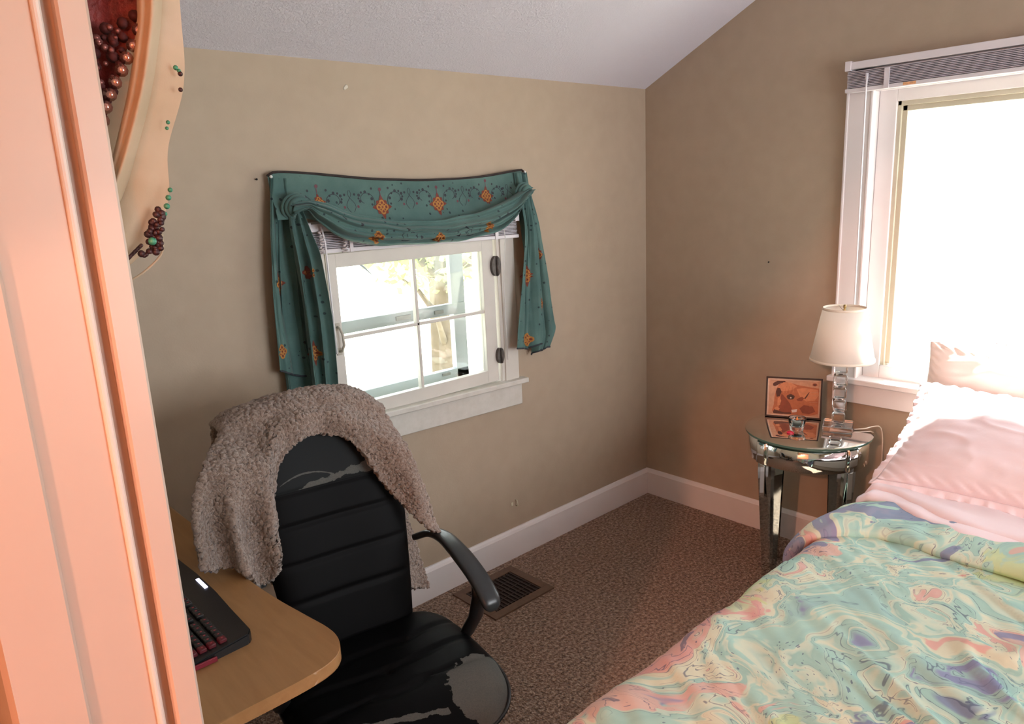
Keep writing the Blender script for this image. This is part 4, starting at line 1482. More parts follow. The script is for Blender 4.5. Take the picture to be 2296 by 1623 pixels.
# local X runs left->right as seen from the room; -Y faces the room, tilt back slightly
TILT = Matrix.Rotation(math.radians(-8), 4, 'X')
BLK = simple('black_frame_lacquer', srgb(26, 22, 24), 0.3)
def fr(name, mats, m, parent=frame):
    m.bm.transform(TILT)
    return m.build(name, mats, parent)
m = MB()
bw_ = 0.0065
for lo, hi in (((-FW / 2, -0.006, 0), (FW / 2, 0.006, bw_)), ((-FW / 2, -0.006, FH - bw_), (FW / 2, 0.006, FH)), ((-FW / 2, -0.006, 0), (-FW / 2 + bw_, 0.006, FH)), ((FW / 2 - bw_, -0.006, 0), (FW / 2, 0.006, FH))):
    m.box(lo, hi, bevel=0.0008)
fr('frame_border', BLK, m)
m = MB(); m.box((-FW / 2 + 0.004, 0.002, 0.004), (FW / 2 - 0.004, 0.005, FH - 0.004)); fr('backing_board', BLK, m)
m = MB()
m.box((-0.02, 0.006, 0.01), (0.02, 0.008, 0.11))
m.bm.transform(Matrix.Translation((0, 0, 0.0)) @ Matrix.Rotation(math.radians(0), 4, 'X'))
fr('easel_strut', BLK, m)
cols = [('print_ground', (196, 150, 122)), ('print_fur', (178, 104, 70)), ('print_fur_light', (204, 134, 96)), ('print_dark', (70, 36, 34)), ('print_muzzle', (132, 66, 48)),
        ('print_pale', (214, 186, 164)), ('print_eye', (34, 26, 26)), ('print_white', (222, 208, 198))]
PM = [simple(n_, srgb(*c_), 0.35, var=0.12, vscale=70) for n_, c_ in cols]
m = MB()
iw, ih = FW - 2 * bw_, FH - 2 * bw_
def pic(pts, mi, layer):
    """pts in 0..1 picture coordinates (x right, y up)"""
    vs = [(-iw / 2 + x * iw, 0.0018 - 0.00012 * layer, bw_ + y * ih) for x, y in pts]
    f = m.face(vs, mi)
def blob(cx, cy, rx, ry, mi, layer, n=18, wob=0.12, seed=1, rot=0):
    pts = []
    for k in range(n):
        a = 2 * math.pi * k / n
        q = 1 + wob * math.sin(3 * a + seed) * math.cos(2 * a + seed * 2)
        x, y = rx * q * math.cos(a), ry * q * math.sin(a)
        pts.append((min(1, max(0, cx + x * math.cos(rot) - y * math.sin(rot))), min(1, max(0, cy + x * math.sin(rot) + y * math.cos(rot)))))
    pic(pts, mi, layer)
pic([(0, 0), (1, 0), (1, 1), (0, 1)], 5, 0)
pic([(.03, .03), (.97, .03), (.97, .96), (.03, .96)], 0, 1)
pic([(.10, .86), (.18, .93), (.32, .94), (.36, .90), (.25, .87), (.14, .78), (.10, .80)], 3, 2)          # upper-left shadow
pic([(.17, .72), (.22, .84), (.34, .91), (.48, .88), (.60, .84), (.84, .80), (.97, .78), (.97, .10), (.80, .04), (.45, .04), (.14, .06), (.10, .12), (.13, .28), (.14, .5)], 1, 3)   # head and neck
pic([(.20, .78), (.30, .90), (.44, .90), (.56, .80), (.46, .70), (.30, .66), (.22, .66)], 2, 4)           # brow
pic([(.36, .93), (.60, .90), (.97, .84), (.97, .96), (.5, .965)], 0, 4)
pic([(.55, .74), (.70, .78), (.95, .74), (.97, .60), (.90, .46), (.74, .42), (.62, .54)], 2, 4)           # ear
pic([(.60, .44), (.74, .40), (.95, .36), (.97, .10), (.82, .05), (.66, .08), (.58, .24)], 1, 5)
pic([(.62, .22), (.70, .32), (.86, .30), (.92, .16), (.80, .08), (.68, .10)], 4, 6)
pic([(.78, .66), (.80, .68), (.76, .56), (.72, .48), (.70, .50), (.74, .58)], 3, 7)                        # ear fold
pic([(.60, .50), (.66, .54), (.70, .50), (.66, .42), (.58, .42), (.56, .46)], 4, 7)
pic([(.16, .64), (.19, .74), (.24, .74), (.27, .64), (.24, .52), (.18, .50)], 3, 6)                        # nose bridge shadow
pic([(.27, .60), (.34, .50), (.44, .34), (.48, .20), (.46, .10), (.30, .08), (.22, .14), (.24, .30)], 4, 6)   # muzzle
pic([(.12, .10), (.15, .16), (.24, .12), (.34, .09), (.46, .10), (.48, .06), (.30, .045), (.13, .05)], 3, 7)
pic([(.15, .20), (.20, .24), (.25, .18), (.22, .13), (.16, .15)], 2, 8)
pic([(.20, .46), (.24, .50), (.27, .40), (.25, .28), (.20, .26)], 2, 8)
pic([(.47, .17), (.58, .20), (.57, .12), (.49, .10)], 7, 8)
blob(.45, .52, .075, .075, 3, 8, seed=2)
blob(.46, .51, .042, .05, 6, 9, seed=3)
blob(.45, .495, .016, .02, 7, 10, seed=1)
blob(.885, .875, .045, .04, 4, 9, seed=5)
blob(.885, .872, .022, .02, 3, 10, seed=5)
for k in range(10):
    y = .30 + .045 * k
    pic([(.80, y), (.95, y + .02), (.95, y + .027), (.80, y + .006)], 2 if k % 2 else 0, 11)
for k in range(8):
    x = .30 + .03 * k
    pic([(x, .62), (x + .008, .62), (x + .03, .80), (x + .024, .80)], 1 if k % 2 else 2, 11)
fr('picture_print', PM, m)

# ------------------------------------------------------------------ tealight glass and the small red piece
tea = thing('tealight_holder', 'small pale aqua glass tealight cup in front of the picture frame', 'candle holder', (-0.338, -1.006, ZT))
m = MB()
m.lathe([(0, 0), (0.019, 0), (0.022, 0.003), (0.027, 0.022), (0.0315, 0.038), (0.0315, 0.042), (0.0285, 0.042), (0.026, 0.036), (0.021, 0.018), (0.012, 0.013), (0, 0.012)], 32)
m.build('glass_cup', TEAGLASS, tea)
m = MB()
m.lathe([(0, 0.0135), (0.0125, 0.0138), (0.0165, 0.0185), (0.0165, 0.027), (0, 0.027)], 24)
m.build('wax', simple('candle_wax', srgb(196, 200, 190), 0.5), tea)
m = MB()
m.lathe([(0, 0.0265), (0.0035, 0.029), (0.0045, 0.033), (0.003, 0.039), (0, 0.046)], 12)
m.build('amber_tip', simple('amber_wick', srgb(206, 120, 60), 0.4, emit=srgb(230, 130, 60), es=0.25), tea)
m = MB()
tea.scale = (1.12, 1.12, 1.28)
hp = []
for k in range(28):
    a = 2 * math.pi * k / 28
    hp.append((0.0009 * 16 * math.sin(a) ** 3, 0.0009 * (13 * math.cos(a) - 5 * math.cos(2 * a) - 2 * math.cos(3 * a) - math.cos(4 * a))))
m.prism(hp, 0, 0.006, bevel=0.0018, seg=2)
tag(m.build('glint', simple('red_glossy_glint', srgb(226, 40, 76), 0.25), loc=(-0.385, -1.003, ZT)), 'small bright red trinket beside the tealight cup', 'glint')  # red heart modelled in place of a red reflection

# ------------------------------------------------------------------ bed
YB0, YB1 = -1.428, -2.98          # near/far long sides of the mattress
XB0, XB1 = -0.30, -2.28
ZB = 0.585
bed = thing('bed', 'bed with a white mattress pushed against the window wall', 'bed', (-1.2, -2.2, 0))
OB = Vector((-1.2, -2.2, 0))
m = MB(); m.box(Vector((XB1 + 0.03, YB1 + 0.01, 0.32)) - OB, Vector((-0.06, YB0 - 0.015, ZB - 0.03)) - OB, bevel=0.04, seg=4); m.build('mattress', simple('mattress_ticking', srgb(214, 208, 202), 0.9), bed)
m = MB(); m.box(Vector((XB1 + 0.04, YB1 + 0.02, 0.14)) - OB, Vector((-0.06, YB0 - 0.03, 0.32)) - OB, bevel=0.02); m.build('box_spring', simple('box_spring_cloth', srgb(170, 160, 150), 0.9), bed)
BRN = simple('dark_bed_frame', srgb(60, 48, 42), 0.6)
for x in (XB1 + 0.12, -0.16):
    for y in (YB1 + 0.1, YB0 - 0.12):
        m = MB(); m.tube([Vector((x, y, 0)) - OB, Vector((x, y, 0.14)) - OB], 0.022, 12); m.build('leg', BRN, bed)

def mat_marble():
    t = NT('marbled_pastel_cotton')
    co = t.coord('Object')
    def warp(src, scale, amt, detail=2):
        n = t.noise(src, scale, detail, 0.5)
        sub = t.n('ShaderNodeVectorMath', operation='SUBTRACT'); t.l(n.outputs[1], sub.inputs[0]); sub.inputs[1].default_value = (0.5, 0.5, 0.5)
        sc = t.n('ShaderNodeVectorMath', operation='SCALE'); t.l(sub.outputs[0], sc.inputs[0]); sc.inputs['Scale'].default_value = amt
        ad = t.n('ShaderNodeVectorMath', operation='ADD'); t.l(src, ad.inputs[0]); t.l(sc.outputs[0], ad.inputs[1])
        return ad.outputs[0]
    base = t.mapping(co, (0.84, 0.84, 0.3), rot=(0, 0, math.radians(35)))
    w0_ = warp(base, 2.4, 0.85)
    w1_ = warp(w0_, 6.5, 0.30)
    w2_ = warp(w1_, 16.0, 0.085)
    st_ = t.mapping(w2_, (1.4, 3.8, 1.2))
    n = t.noise(st_, 1.6, 3, 0.5)
    f = n.outputs[0]
    c = t.ramp(f, [(0.28, srgb(128, 132, 166)), (0.345, srgb(150, 154, 182)), (0.36, srgb(164, 196, 188)), (0.425, srgb(180, 212, 196)), (0.44, srgb(220, 222, 196)),
                   (0.47, srgb(200, 216, 196)), (0.485, srgb(166, 200, 186)), (0.53, srgb(184, 212, 196)), (0.545, srgb(224, 222, 194)), (0.59, srgb(220, 214, 186)), (0.605, srgb(226, 178, 164)),
                   (0.65, srgb(224, 164, 156)), (0.665, srgb(212, 216, 176)), (0.73, srgb(120, 122, 156))])
    nb = t.noise(t.mapping(w2_, (1, 1, 1), loc=(15.6, 31.9, 4)), 3.6, 2)
    c = t.mixc(t.ramp(nb.outputs[0], [(0.615, (0, 0, 0, 1)), (0.64, (0.7, 0.7, 0.7, 1))]), c, srgb(210, 216, 150))
    nb2 = t.noise(t.mapping(w2_, (1, 2.0, 1), loc=(9, 13, 1)), 2.2, 2)
    c = t.mixc(t.ramp(nb2.outputs[0], [(0.59, (0, 0, 0, 1)), (0.605, (0.8, 0.8, 0.8, 1))]), c, srgb(230, 176, 162))
    nb3 = t.noise(t.mapping(w2_, (1.2, 2.6, 1), loc=(23, 7, 2)), 2.6, 3)
    c = t.mixc(t.ramp(nb3.outputs[0], [(0.60, (0, 0, 0, 1)), (0.615, (0.85, 0.85, 0.85, 1))]), c, srgb(132, 136, 168))
    nt = t.noise(co, 60, 3)
    c = t.mixc(t.math('MULTIPLY', nt.outputs[0], 0.12), c, srgb(120, 140, 140))
    # thin dark contour lines following the marbling
    ln = t.math('ABSOLUTE', t.math('SUBTRACT', t.math('FRACT', t.math('MULTIPLY', f, 26.0)), 0.5))
    gate = t.noise(w1_, 5, 2)
    line = t.math('MULTIPLY', t.ramp(ln, [(0.03, (1, 1, 1, 1)), (0.075, (0, 0, 0, 1))]), t.ramp(gate.outputs[0], [(0.43, (0, 0, 0, 1)), (0.53, (0.7, 0.7, 0.7, 1))]))
    c = t.mixc(line, c, srgb(92, 100, 122))
    # speckles
    v = t.n('ShaderNodeTexVoronoi'); v.inputs['Scale'].default_value = 62; t.l(w1_, v.inputs['Vector'])
    sg = t.noise(co, 5.5, 2)
    sp = t.math('MULTIPLY', t.math('LESS_THAN', v.outputs[0], 0.17), t.math('GREATER_THAN', sg.outputs[0], 0.56))
    c = t.mixc(t.math('MULTIPLY', sp, 0.7), c, srgb(90, 100, 128))
    c = t.mixc(1.0, c, (0.86, 0.94, 0.97, 1), 'MULTIPLY')
    t.l(c, t.b.inputs['Base Color'])
    t.b.inputs['Roughness'].default_value = 0.85
    t.b.inputs['Specular IOR Level'].default_value = 0.2
    fb = t.noise(co, 450, 2)
    t.l(t.bump(fb.outputs[0], 0.1, 0.001), t.b.inputs['Normal'])
    return t.m
MARBLE = mat_marble()

comf = thing('comforter', 'marbled pastel green and lilac comforter spread over the bed', 'comforter', (-1.5, -2.2, ZB))
OC = Vector((-1.5, -2.2, ZB))
def wrinkle(x, y):
    p = Vector((x * 1.3 + y * 0.9, y * 1.2 - x * 1.6, 0))
    q = Vector((p.x * 1.0, p.y * 3.2, 1.7))
    a = noise.noise(q * 1.6)
    b = noise.noise(q * 4.1 + Vector((4, 2, 0)))
    r = (1 - abs(a) * 2.2)
    r = max(0, r) ** 3
    far = smooth01(-1.65, -2.05, y)
    return 0.012 * a + 0.005 * b + r * (0.006 + 0.016 * far)
def comf_pt(u, v):
    """u along the bed (foot 0 .. head 1), v across (0 = hem on the near side, up and over the top)"""
    x = lerp(XB1 - 0.02, -0.84, u)
    s = v * 2.15
    drop, rad = 0.34, 0.075
    arc = rad * math.pi / 2
    if s < drop:
        y, z = YB0 + 0.012, ZB - rad - (drop - s)
        y += 0.012 * math.sin(x * 14) * (1 - s / drop)
    elif s < drop + arc:
        a = (s - drop) / rad
        y = YB0 + 0.012 - rad + rad * math.cos(a)
        z = ZB - rad + rad * math.sin(a)
    else:
        y = YB0 + 0.012 - rad - (s - drop - arc)
        z = ZB
    if x < XB1 + 0.06:
        q = (XB1 + 0.06 - x) / 0.08
        z -= 0.09 * q * q
    k = smooth01(drop * 0.8, drop + arc * 1.3, s)
    z += (0.018 + wrinkle(x, y)) * k
    y += 0.010 * noise.noise(Vector((x * 5, 0.3, s * 3)))
    return Vector((x, y, z)) - OC
mb = MB(); mb.grid(comf_pt, 220, 260)
o = mb.build('cover', MARBLE, comf, normals=False); solidify(o, 0.012, -1.0)
# foot end drop
mb = MB()
def foot_pt(u, v):
    y = lerp(YB0 + 0.0, YB1 - 0.02, u)
    z = ZB - 0.065 - 0.34 * v
    x = XB1 - 0.022 - 0.02 * math.sin(v * 2.4) - 0.012 * math.sin(y * 13) * v
    return Vector((x, y, z)) - OC
mb.grid(foot_pt, 60, 16)
o = mb.build('foot_drop', MARBLE, comf, normals=False); solidify(o, 0.012)
# turned-back upper edge: a thick soft roll that also hangs over the near side
mb = MB()
def roll_center(v):
    """path across the bed: starts low on the near side, rises over the edge, then runs across"""
    tab = [(0.0, -1.115, -1.372, 0.478), (0.05, -1.115, -1.378, 0.512), (0.10, -1.105, -1.392, 0.562), (0.16, -1.075, -1.430, 0.606), (0.24, -1.020, -1.510, 0.624), (0.34, -0.975, -1.62, 0.630), (0.5, -0.975, -1.82, 0.634), (0.75, -0.99, -2.3, 0.634), (1.0, -0.99, -2.98, 0.634)]
    return sinterp(tab, v)
def roll_pt(u, v):
    cx, cy, cz = roll_center(v)
    a = 2 * math.pi * u
    # lens-shaped section: broad in x, thin in the normal direction
    wx = interp([(0, 0.06), (0.04, 0.125), (0.2, 0.14), (0.5, 0.15), (1, 0.15)], v)[0]
    wn = interp([(0, 0.012), (0.04, 0.026), (0.2, 0.032), (1, 0.034)], v)[0]
    ca, sa = math.cos(a), math.sin(a)
    ang = interp([(0, math.pi / 2), (0.07, math.pi / 2 * .92), (0.16, math.pi / 4), (0.26, 0.1), (1, 0)], v)[0]   # normal swings from +Y to +Z
    wr = 0.010 * noise.noise(Vector((u * 5, v * 9, 2.2))) + 0.006 * noise.noise(Vector((u * 11, v * 26, 5.2)))
    off = wn * math.copysign(abs(sa) ** 0.8, sa) + (wr if sa > 0 else 0)
    dx = wx * math.copysign(abs(ca) ** 0.85, ca) + 0.012 * noise.noise(Vector((v * 8, ca, 1.0)))
    return Vector((cx + dx + 0.12 , cy + off * math.sin(ang), cz + off * math.cos(ang))) - OC
mb.grid(roll_pt, 64, 200)
for e in (0, 1):
    pass
mb.build('turned_back_edge', MARBLE, comf, normals=False)

# pink sheet folded over
def mat_pink(name, c1, c2):
    t = NT(name)
    co = t.coord()
    n = t.noise(co, 3, 3)
    t.l(t.ramp(n.outputs[0], [(0.3, c1), (0.7, c2)]), t.b.inputs['Base Color'])
    t.b.inputs['Roughness'].default_value = 0.8
    t.b.inputs['Sheen Weight'].default_value = 0.2
    t.b.inputs['Specular IOR Level'].default_value = 0.2
    nb = t.noise(co, 24, 4)
    t.l(t.bump(nb.outputs[0], 0.15, 0.01), t.b.inputs['Normal'])
    return t.m
PINK = mat_pink('pale_pink_cotton', srgb(228, 214, 220), srgb(235, 222, 226))
TAUPE = mat_pink('warm_white_cotton', srgb(226, 212, 202), srgb(232, 220, 212))
sheet = thing('bed_sheet', 'pale pink bed sheet folded back between comforter and pillows', 'bed sheet', (-0.6, -2.2, 0.62))
OSH = Vector((-0.6, -2.2, 0.62))
for q, (xf0, xf1, zz, yy) in enumerate(((-0.80, -0.905, 0.606, -1.440), (-0.745, -0.86, 0.620, -1.430))):
    mb = MB()
    def sh_pt(u, v, xf0=xf0, xf1=xf1, zz=zz, yy=yy, q=q):
        # u from the wall side to the folded front edge; v across
        y = lerp(yy, -2.96, v)
        xf = sinterp([(0, xf0), (0.08, xf0 - 0.02), (0.22, xf1), (1, xf1 - 0.05)], v)[0] + 0.012 * noise.noise(Vector((v * 12, q, 0)))
        a = u * 1.6
        if u < 0.8:
            x = lerp(-0.10, xf + 0.02, u / 0.8)
            z = zz + 0.02 * (1 if u > 0.2 else u * 5)
        else:
            a = (u - 0.8) / 0.2 * math.pi
            x = xf + 0.02 - 0.022 * math.sin(a)
            z = zz + 0.004 + 0.016 * math.cos(a)
        z += (0.042 - 0.004 * q) * smooth01(-0.58, -0.76, x)
        z += 0.010 * noise.noise(Vector((x * 9, y * 7, q * 3.0))) + 0.006 * noise.noise(Vector((x * 22, y * 9, q)))
        e = smooth01(0.025, 0.0, v)
        z -= (0.03 + 0.02 * q) * e
        return Vector((x, y, z)) - OSH
    mb.grid(sh_pt, 70, 150)
    o = mb.build('folded_layer', PINK, sheet, normals=False); solidify(o, 0.004)

# pillows
def pillow(name, label, mat, loc, rot, w_, d_, th, seed, ruffle=0.0, sag=0.0, pinch=0.75, group=None):
    t = thing(name, label, 'pillow', loc, 0, group)
    t.rotation_euler = rot
    mb = MB()
    NU = 90
    def pp(u, v, side):
        s_, q_ = (u - .5) * 2, (v - .5) * 2
        # outline pulled in along the edges, pointed at the corners
        x = s_ * w_ / 2 * (1 - 0.07 * (1 - abs(q_) ** 2) * abs(s_) ** 4)
        y = q_ * d_ / 2 * (1 - 0.09 * (1 - abs(s_) ** 2) * abs(q_) ** 4)
        h = ((1 - abs(s_) ** 3.0) * (1 - abs(q_) ** 3.0))
        h = max(0, h) ** pinch
        z = side * th / 2 * h
        if side > 0:
            wr = 0.009 * noise.noise(Vector((s_ * 2.2, q_ * 2.8, seed))) + 0.004 * noise.noise(Vector((s_ * 5, q_ * 7, seed + 3)))
            r = max(0, 1 - abs(noise.noise(Vector((s_ * 1.6 + q_, q_ * 2.6 - s_, seed + 8)))) * 3.2) ** 2
            z += (wr + 0.005 * r) * (h ** 0.5)
        # puckers along the seams
        ed = max(abs(s_), abs(q_))
        z += 0.004 * math.sin((u + v) * 90) * smooth01(0.8, 0.97, ed) * smooth01(1.0, 0.97, ed)
        z -= sag * (s_ * s_)
        return Vector((x, y, z))
    a = mb.grid(lambda u, v: pp(u, v, 1), NU, NU, uvs=False)
    b = mb.grid(lambda u, v: pp(u, v, -1), NU, NU, uvs=False)
    bmesh.ops.remove_doubles(mb.bm, verts=mb.bm.verts, dist=0.0006)
    mb.build('pillow_case', mat, t)
    if ruffle > 0:
        mb = MB()
        per = []
        n = 90
        for k in range(n): per.append((k / n, 0))
        for k in range(n): per.append((1, k / n))
        for k in range(n): per.append((1 - k / n, 1))
        for k in range(n): per.append((0, 1 - k / n))
        N = len(per)
        rows = []
        for k in range(N + 1):
            u, v = per[k % N]
            p = pp(u, v, 0.0001)
            s_, q_ = (u - .5) * 2, (v - .5) * 2
            nrm = Vector((s_ if abs(s_) > .999 else s_ ** 9, q_ if abs(q_) > .999 else q_ ** 9, 0)).normalized()
            row = []
            for j in range(7):
                f_ = j / 6
                wv = math.sin(k * 0.95 + 1.3 * math.sin(k * 0.17)) * 0.0045 * f_ + 0.0018 * math.sin(k * 1.9) * f_
                row.append(mb.bm.verts.new(p + nrm * (ruffle * f_ * (0.9 + 0.1 * math.sin(k * 0.4))) + Vector((0, 0, wv - 0.01 * f_))))
            rows.append(row)
        for r1, r2 in zip(rows, rows[1:]):
            for j in range(6):
                f = mb.bm.faces.new((r1[j], r2[j], r2[j + 1], r1[j + 1])); f.smooth = True
        o = mb.build('ruffle', mat, t, normals=False); solidify(o, 0.0015)
    return t
R = math.radians
# local x across the bed (world -y), local y toward the wall, z up; then tilt
pillow('pillow', 'pale pink ruffled pillow propped in front, nearest the comforter', PINK, (-0.51, -1.815, 0.80), (R(31), 0, R(-90)), 0.71, 0.46, 0.165, 2.0, ruffle=0.028)
pillow('pillow', 'warm white pillow standing upright behind the pink ruffled one', TAUPE, (-0.212, -1.730, 0.825), (R(77), R(4), R(-90)), 0.66, 0.41, 0.11, 5.0)
pillow('pillow', 'pink pillow leaning on the window behind the others', PINK, (-0.102, -1.93, 0.845), (R(82), 0, R(-90)), 0.66, 0.40, 0.085, 9.0)

# ------------------------------------------------------------------ beaded scarf hanging inside the doorway
def mat_sheer():
    t = NT('cream_sheer_fabric')
    co = t.coord()
    n = t.noise(co, 18, 3)
    c = t.ramp(n.outputs[0], [(0.3, srgb(206, 186, 158)), (0.7, srgb(222, 204, 178))])
    t.l(c, t.b.inputs['Base Color'])
    t.b.inputs['Roughness'].default_value = 0.75
    nb = t.noise(co, 500, 2)
    t.l(t.bump(nb.outputs[0], 0.15, 0.001), t.b.inputs['Normal'])
    tl = t.n('ShaderNodeBsdfTranslucent'); t.l(c, tl.inputs[0])
    tr = t.n('ShaderNodeBsdfTransparent')
    m1 = t.n('ShaderNodeMixShader'); m1.inputs[0].default_value = 0.3
    t.l(t.b.outputs[0], m1.inputs[1]); t.l(tl.outputs[0], m1.inputs[2])
    m2 = t.n('ShaderNodeMixShader'); m2.inputs[0].default_value = 0.14
    t.l(m1.outputs[0], m2.inputs[1]); t.l(tr.outputs[0], m2.inputs[2])
    t.l(m2.outputs[0], t.out.inputs[0])
    return t.m
SHEER = mat_sheer()
BURG = simple('burgundy_embroidered_silk', srgb(112, 28, 24), 0.6, var=0.5, vscale=70, bump=0.6, bscale=160)
SEQ = simple('sequin', srgb(214, 170, 160), 0.15, metal=0.85)
TEALB = simple('teal_bead', srgb(70, 150, 120), 0.3)
DARKB = simple('dark_bead', srgb(66, 38, 40), 0.4)
ds = thing('door_scarf', 'sheer cream scarf with burgundy sequin trim hung beside the door jamb', 'scarf', (-2.80, -1.45, 1.8))
ODS = Vector((-2.80, -1.45, 1.8))
CAM = Vector((-3.0722, -2.3412, 1.6473))
# working frame of the hanging cloth: a = azimuth-like coordinate along the doorway, h = height
AX0 = Vector((-2.836, -1.438, 0)); AX1 = Vector((-2.748, -1.470, 0))   # left (behind the jamb) -> right
def ds_pt(a, z, out=0.0):
    p = AX0.lerp(AX1, a)
    return Vector((p.x - out * 0.35, p.y - out * 0.93, z))
# main cloth: right silhouette narrows from a=1.02 at the top to 0 at z=1.58
edge = [(0.0, 2.25, 1.25), (0.15, 2.0, 1.10), (0.32, 1.845, 1.03), (0.48, 1.775, 0.96), (0.62, 1.71, 0.70), (0.78, 1.655, 0.62), (0.9, 1.61, 0.38), (1.0, 1.577, -0.02)]
def ds_main(u, v):
    z, a1 = sinterp(edge, v)
    a = lerp(-0.55, a1, u)
    ph = u * 9 + v * 2.0
    return ds_pt(a, z + 0.012 * (1 - u), 0.010 + 0.012 * math.sin(ph) * (0.4 + 0.6 * (1 - v)) + 0.012 * u) - ODS
mb = MB(); mb.grid(ds_main, 60, 90)
o = mb.build('sheer_panel', SHEER, ds, normals=False)
# heavier cream fold lit by the hall lamp
mb = MB()
fold = [(0.0, 2.25, 0.66, 1.05), (0.3, 1.90, 0.64, 0.92), (0.5, 1.80, 0.48, 0.74), (0.75, 1.71, 0.16, 0.40), (1.0, 1.655, -0.10, 0.12)]
def ds_fold(u, v):
    z, a0, a1 = sinterp(fold, v)
    a = lerp(a0, a1, u)
    return ds_pt(a, z, 0.026 + 0.020 * math.sin(u * math.pi) + 0.004 * math.sin(u * 12)) - ODS
mb.grid(ds_fold, 36, 60)
o = mb.build('front_fold', SHEER, ds, normals=False); solidify(o, 0.0012)
# burgundy embroidered triangle with sequins and beads
mb = MB()
tri = [(0.0, 2.25, -0.5, 0.75), (0.35, 1.86, -0.30, 0.62), (0.55, 1.805, -0.22, 0.42), (0.8, 1.752, -0.15, 0.18), (1.0, 1.715, -0.12, -0.04)]
def ds_tri(u, v):
    z, a0, a1 = sinterp(tri, v)
    return ds_pt(lerp(a0, a1, u), z, 0.022 + 0.005 * math.sin(u * 8)) - ODS
mb.grid(ds_tri, 30, 60)
PANEL = mb
def discs(name, items, mat, r, into=None, mi=0):
    mb = into or MB()
    for k, (a, z, out, rr) in enumerate(items):
        c = ds_pt(a, z, out) - ODS
        n_ = 10
        d_ = (CAM - (c + ODS)).normalized()
        x_ = d_.cross(Vector((0, 0, 1))).normalized(); y_ = x_.cross(d_)
        tl_ = Vector((math.sin(k * 2.1), math.cos(k * 1.3), math.sin(k))) * 0.35
        d_ = (d_ + tl_).normalized(); x_ = d_.cross(Vector((0, 0, 1))).normalized(); y_ = x_.cross(d_)
        ring = [mb.bm.verts.new(c + (x_ * math.cos(2 * math.pi * j / n_) + y_ * math.sin(2 * math.pi * j / n_)) * r * rr) for j in range(n_)]
        top = mb.bm.verts.new(c + d_ * r * rr * 0.5)
        bot = mb.bm.verts.new(c - d_ * r * rr * 0.4)
        for j in range(n_):
            f = mb.bm.faces.new((ring[j], ring[(j + 1) % n_], top)); f.smooth = True; f.material_index = mi
            f = mb.bm.faces.new((ring[(j + 1) % n_], ring[j], bot)); f.smooth = True; f.material_index = mi
    return None if into else mb.build(name, mat, ds)
random.seed(11)
it = []
for k, (a, z) in enumerate(((0.42, 1.798), (0.35, 1.786), (0.27, 1.774), (0.20, 1.762), (0.14, 1.750), (0.09, 1.737), (0.04, 1.724), (0.50, 1.81), (0.58, 1.825))):
    it.append((a, z, 0.034, 1.0))
for q in it:
    discs('sequin', [q], SEQ, 0.0066)
it = []
for k in range(70):
    v = random.uniform(0.1, 0.9)
    z, a0, a1 = sinterp(tri, v)
    it.append((lerp(a0, a1, random.uniform(0.05, 0.9)), z, 0.032, random.uniform(0.6, 1.2)))
discs('', it, None, 0.0035, PANEL, 1)
it = []
for k in range(60):
    v = random.uniform(0.05, 0.85)
    z, a0, a1 = sinterp(tri, v)
    it.append((lerp(a0, a1, random.uniform(0.0, 1.0)), z, 0.030, random.uniform(0.7, 1.6)))
discs('', it, None, 0.004, PANEL, 2)
PANEL.build('burgundy_panel', [BURG, simple('dull_rose_sequin', srgb(150, 96, 92), 0.3, metal=0.5), simple('dark_red_thread', srgb(70, 18, 18), 0.8)], ds, normals=False)
it = [(0.90, 1.79, 0.03, 1.2), (0.93, 1.787, 0.03, 1.0), (0.74, 1.735, 0.03, 1.0), (0.72, 1.729, 0.03, .9), (0.66, 1.665, 0.03, 1.2), (0.63, 1.657, 0.03, 1.4), (0.60, 1.648, 0.03, 1.5), (0.40, 1.612, 0.04, 2.0), (0.57, 1.640, 0.03, 1.1)]
for q in it:
    discs('teal_bead', [q], TEALB, 0.0022)
it = [(0.94, 1.784, 0.03, 1.1), (0.92, 1.768, 0.03, 1.0)]
for k in range(44):
    v = k / 43
    it.append((0.52 - 0.16 * v + 0.10 * random.uniform(-1, 1) * (0.35 + v * 0.8), 1.645 - 0.048 * v, 0.032 + 0.003 * random.random(), random.uniform(1.0, 1.7)))
for q in it[:2]:
    discs('dark_bead', [q], DARKB, 0.0024)
discs('bead_cluster', it[2:], DARKB, 0.0026)
discs('bead_string', [(0.27 - 0.012 * k, 1.608 - 0.001 * k, 0.03, 0.8) for k in range(30)], DARKB, 0.0026)
mb = MB()
pts = [ds_pt(sinterp([(0, 0.50, 1.598), (0.35, 0.46, 1.592), (0.7, 0.22, 1.579), (1, -0.1, 1.567)], k / 30)[0], sinterp([(0, 0.50, 1.618), (0.35, 0.46, 1.597), (0.7, 0.22, 1.577), (1, -0.1, 1.562)], k / 30)[1], 0.02) - ODS for k in range(31)]
mb.tube(pts, 0.0012, 6)
mb.build('hem', SHEER, ds)

# ------------------------------------------------------------------ hall ceiling lamp
hl = thing('pendant_bulb', 'bare warm bulb hanging in the hall behind the camera', 'bulb', HALL_LAMP + Vector((0, 0, 0.06)))
m = MB(); m.tube([(0, 0, 0.03), (0, 0, 0.97)], 0.004, 8); m.build('cord', BLACKPL, hl)
m = MB(); m.lathe([(0, 0.0), (0.018, 0.0), (0.018, 0.035), (0, 0.04)], 16); m.build('socket', BLACKPL, hl)

hl = thing('wall_sconce', 'small orange glass globe lamp in the hall near the doorway', 'sconce', HALL_LAMP2 + Vector((0, 0, 0.09)))
m = MB(); m.tube([(0, 0, 0.0), (0, 0, 0.42)], 0.005, 8); m.build('stem', DARKMETAL, hl)
m = MB(); m.lathe([(0, 0.0), (0.02, -0.004), (0.024, -0.012), (0.02, -0.018), (0, -0.02)], 16); m.build('cap', DARKMETAL, hl)

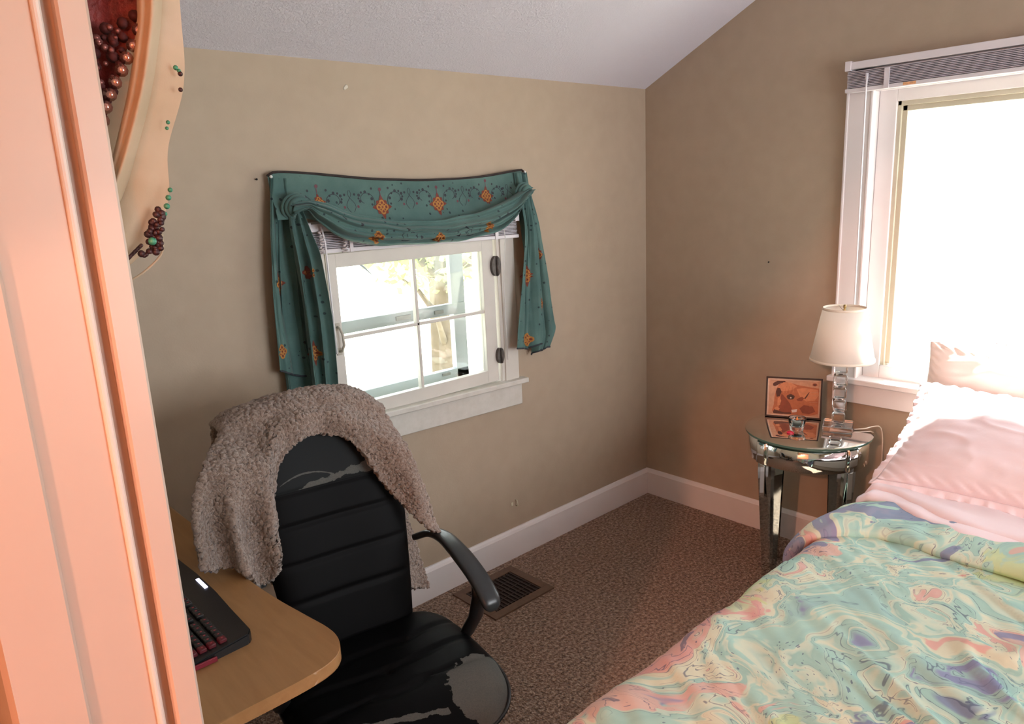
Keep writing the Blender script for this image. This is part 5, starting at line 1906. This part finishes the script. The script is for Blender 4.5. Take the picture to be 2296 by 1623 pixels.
# ------------------------------------------------------------------ outside
LAWN = simple('pale_gravel', srgb(214, 214, 198), 0.95, var=0.3, vscale=2)
m = MB(); m.face([(-30, 0.6, -2.6), (0.6, 0.6, -2.6), (0.6, -30, -2.6), (40, -30, -2.6), (40, 40, -2.6), (-30, 40, -2.6)])
tag(m.build('ground_outside', LAWN), 'pale sunlit ground outside the windows', kind='structure')
LEAF = NT('leaf_green')
LEAF.b.inputs['Base Color'].default_value = srgb(140, 160, 104)
tl = LEAF.n('ShaderNodeBsdfTranslucent'); tl.inputs[0].default_value = srgb(170, 190, 110)
mx = LEAF.n('ShaderNodeMixShader'); mx.inputs[0].default_value = 0.5
LEAF.l(LEAF.b.outputs[0], mx.inputs[1]); LEAF.l(tl.outputs[0], mx.inputs[2]); LEAF.l(mx.outputs[0], LEAF.out.inputs[0])
LEAF = LEAF.m
BARK = simple('bark', srgb(96, 84, 72), 0.9, var=0.3)
def tree(loc, h, r, seed, label):
    t = thing('tree', label, 'tree', loc)
    rnd = random.Random(seed)
    m = MB()
    m.tube([(0, 0, 0), (0.05, 0, h * 0.4), (0, 0.05, h * 0.8)], 0.14, 10, rads=[0.17, 0.13, 0.06])
    for k in range(7):
        a = rnd.uniform(0, 6.28)
        z0 = h * rnd.uniform(0.35, 0.7)
        m.tube([(0, 0, z0), (math.cos(a) * r * .4, math.sin(a) * r * .4, z0 + r * .35), (math.cos(a) * r * .75, math.sin(a) * r * .75, z0 + r * .5)], 0.04, 6, rads=[0.06, 0.035, 0.015])
    m.build('trunk', BARK, t)
    m = MB()
    for k in range(1500):
        d_ = Vector((rnd.gauss(0, 1), rnd.gauss(0, 1), rnd.gauss(0, 1))).normalized() * (rnd.random() ** 0.4)
        p = Vector((d_.x * r, d_.y * r, h * 0.72 + d_.z * r * 0.85))
        s = rnd.uniform(0.06, 0.12)
        x_ = Vector((rnd.gauss(0, 1), rnd.gauss(0, 1), rnd.gauss(0, .6))).normalized()
        y_ = x_.cross(Vector((rnd.gauss(0, 1), rnd.gauss(0, 1), rnd.gauss(0, 1)))).normalized()
        m.face([p - x_ * s, p + y_ * s * .5, p + x_ * s, p - y_ * s * .5])
    m.build('crown', LEAF, t, normals=False)
    return t
tree((3.55, 6.5, -2.6), 5.4, 1.35, 3, 'leafy tree seen washed out through the upper right window pane')
tree((5.6, 9.5, -2.6), 6.0, 2.0, 5, 'farther leafy tree behind the first, washed out')
m = MB()
m.tube([(-0.80, 2.0, 1.62), (-0.62, 2.0, 1.38), (-0.52, 2.0, 1.245), (-0.455, 2.0, 1.195), (-0.40, 2.0, 1.14)], 0.008, 8, rads=[0.012, 0.011, 0.009, 0.008, 0.003])
m.tube([(-0.80, 2.0, 1.62), (-0.6, 2.3, 2.4), (0.1, 3.4, 3.2), (0.9, 5.5, 3.0)], 0.02, 8, rads=[0.012, 0.02, 0.035, 0.06])
tag(m.build('branch', simple('grey_bark', srgb(70, 74, 80), 0.9)), 'thin dark branch poking down outside the small window', 'branch')
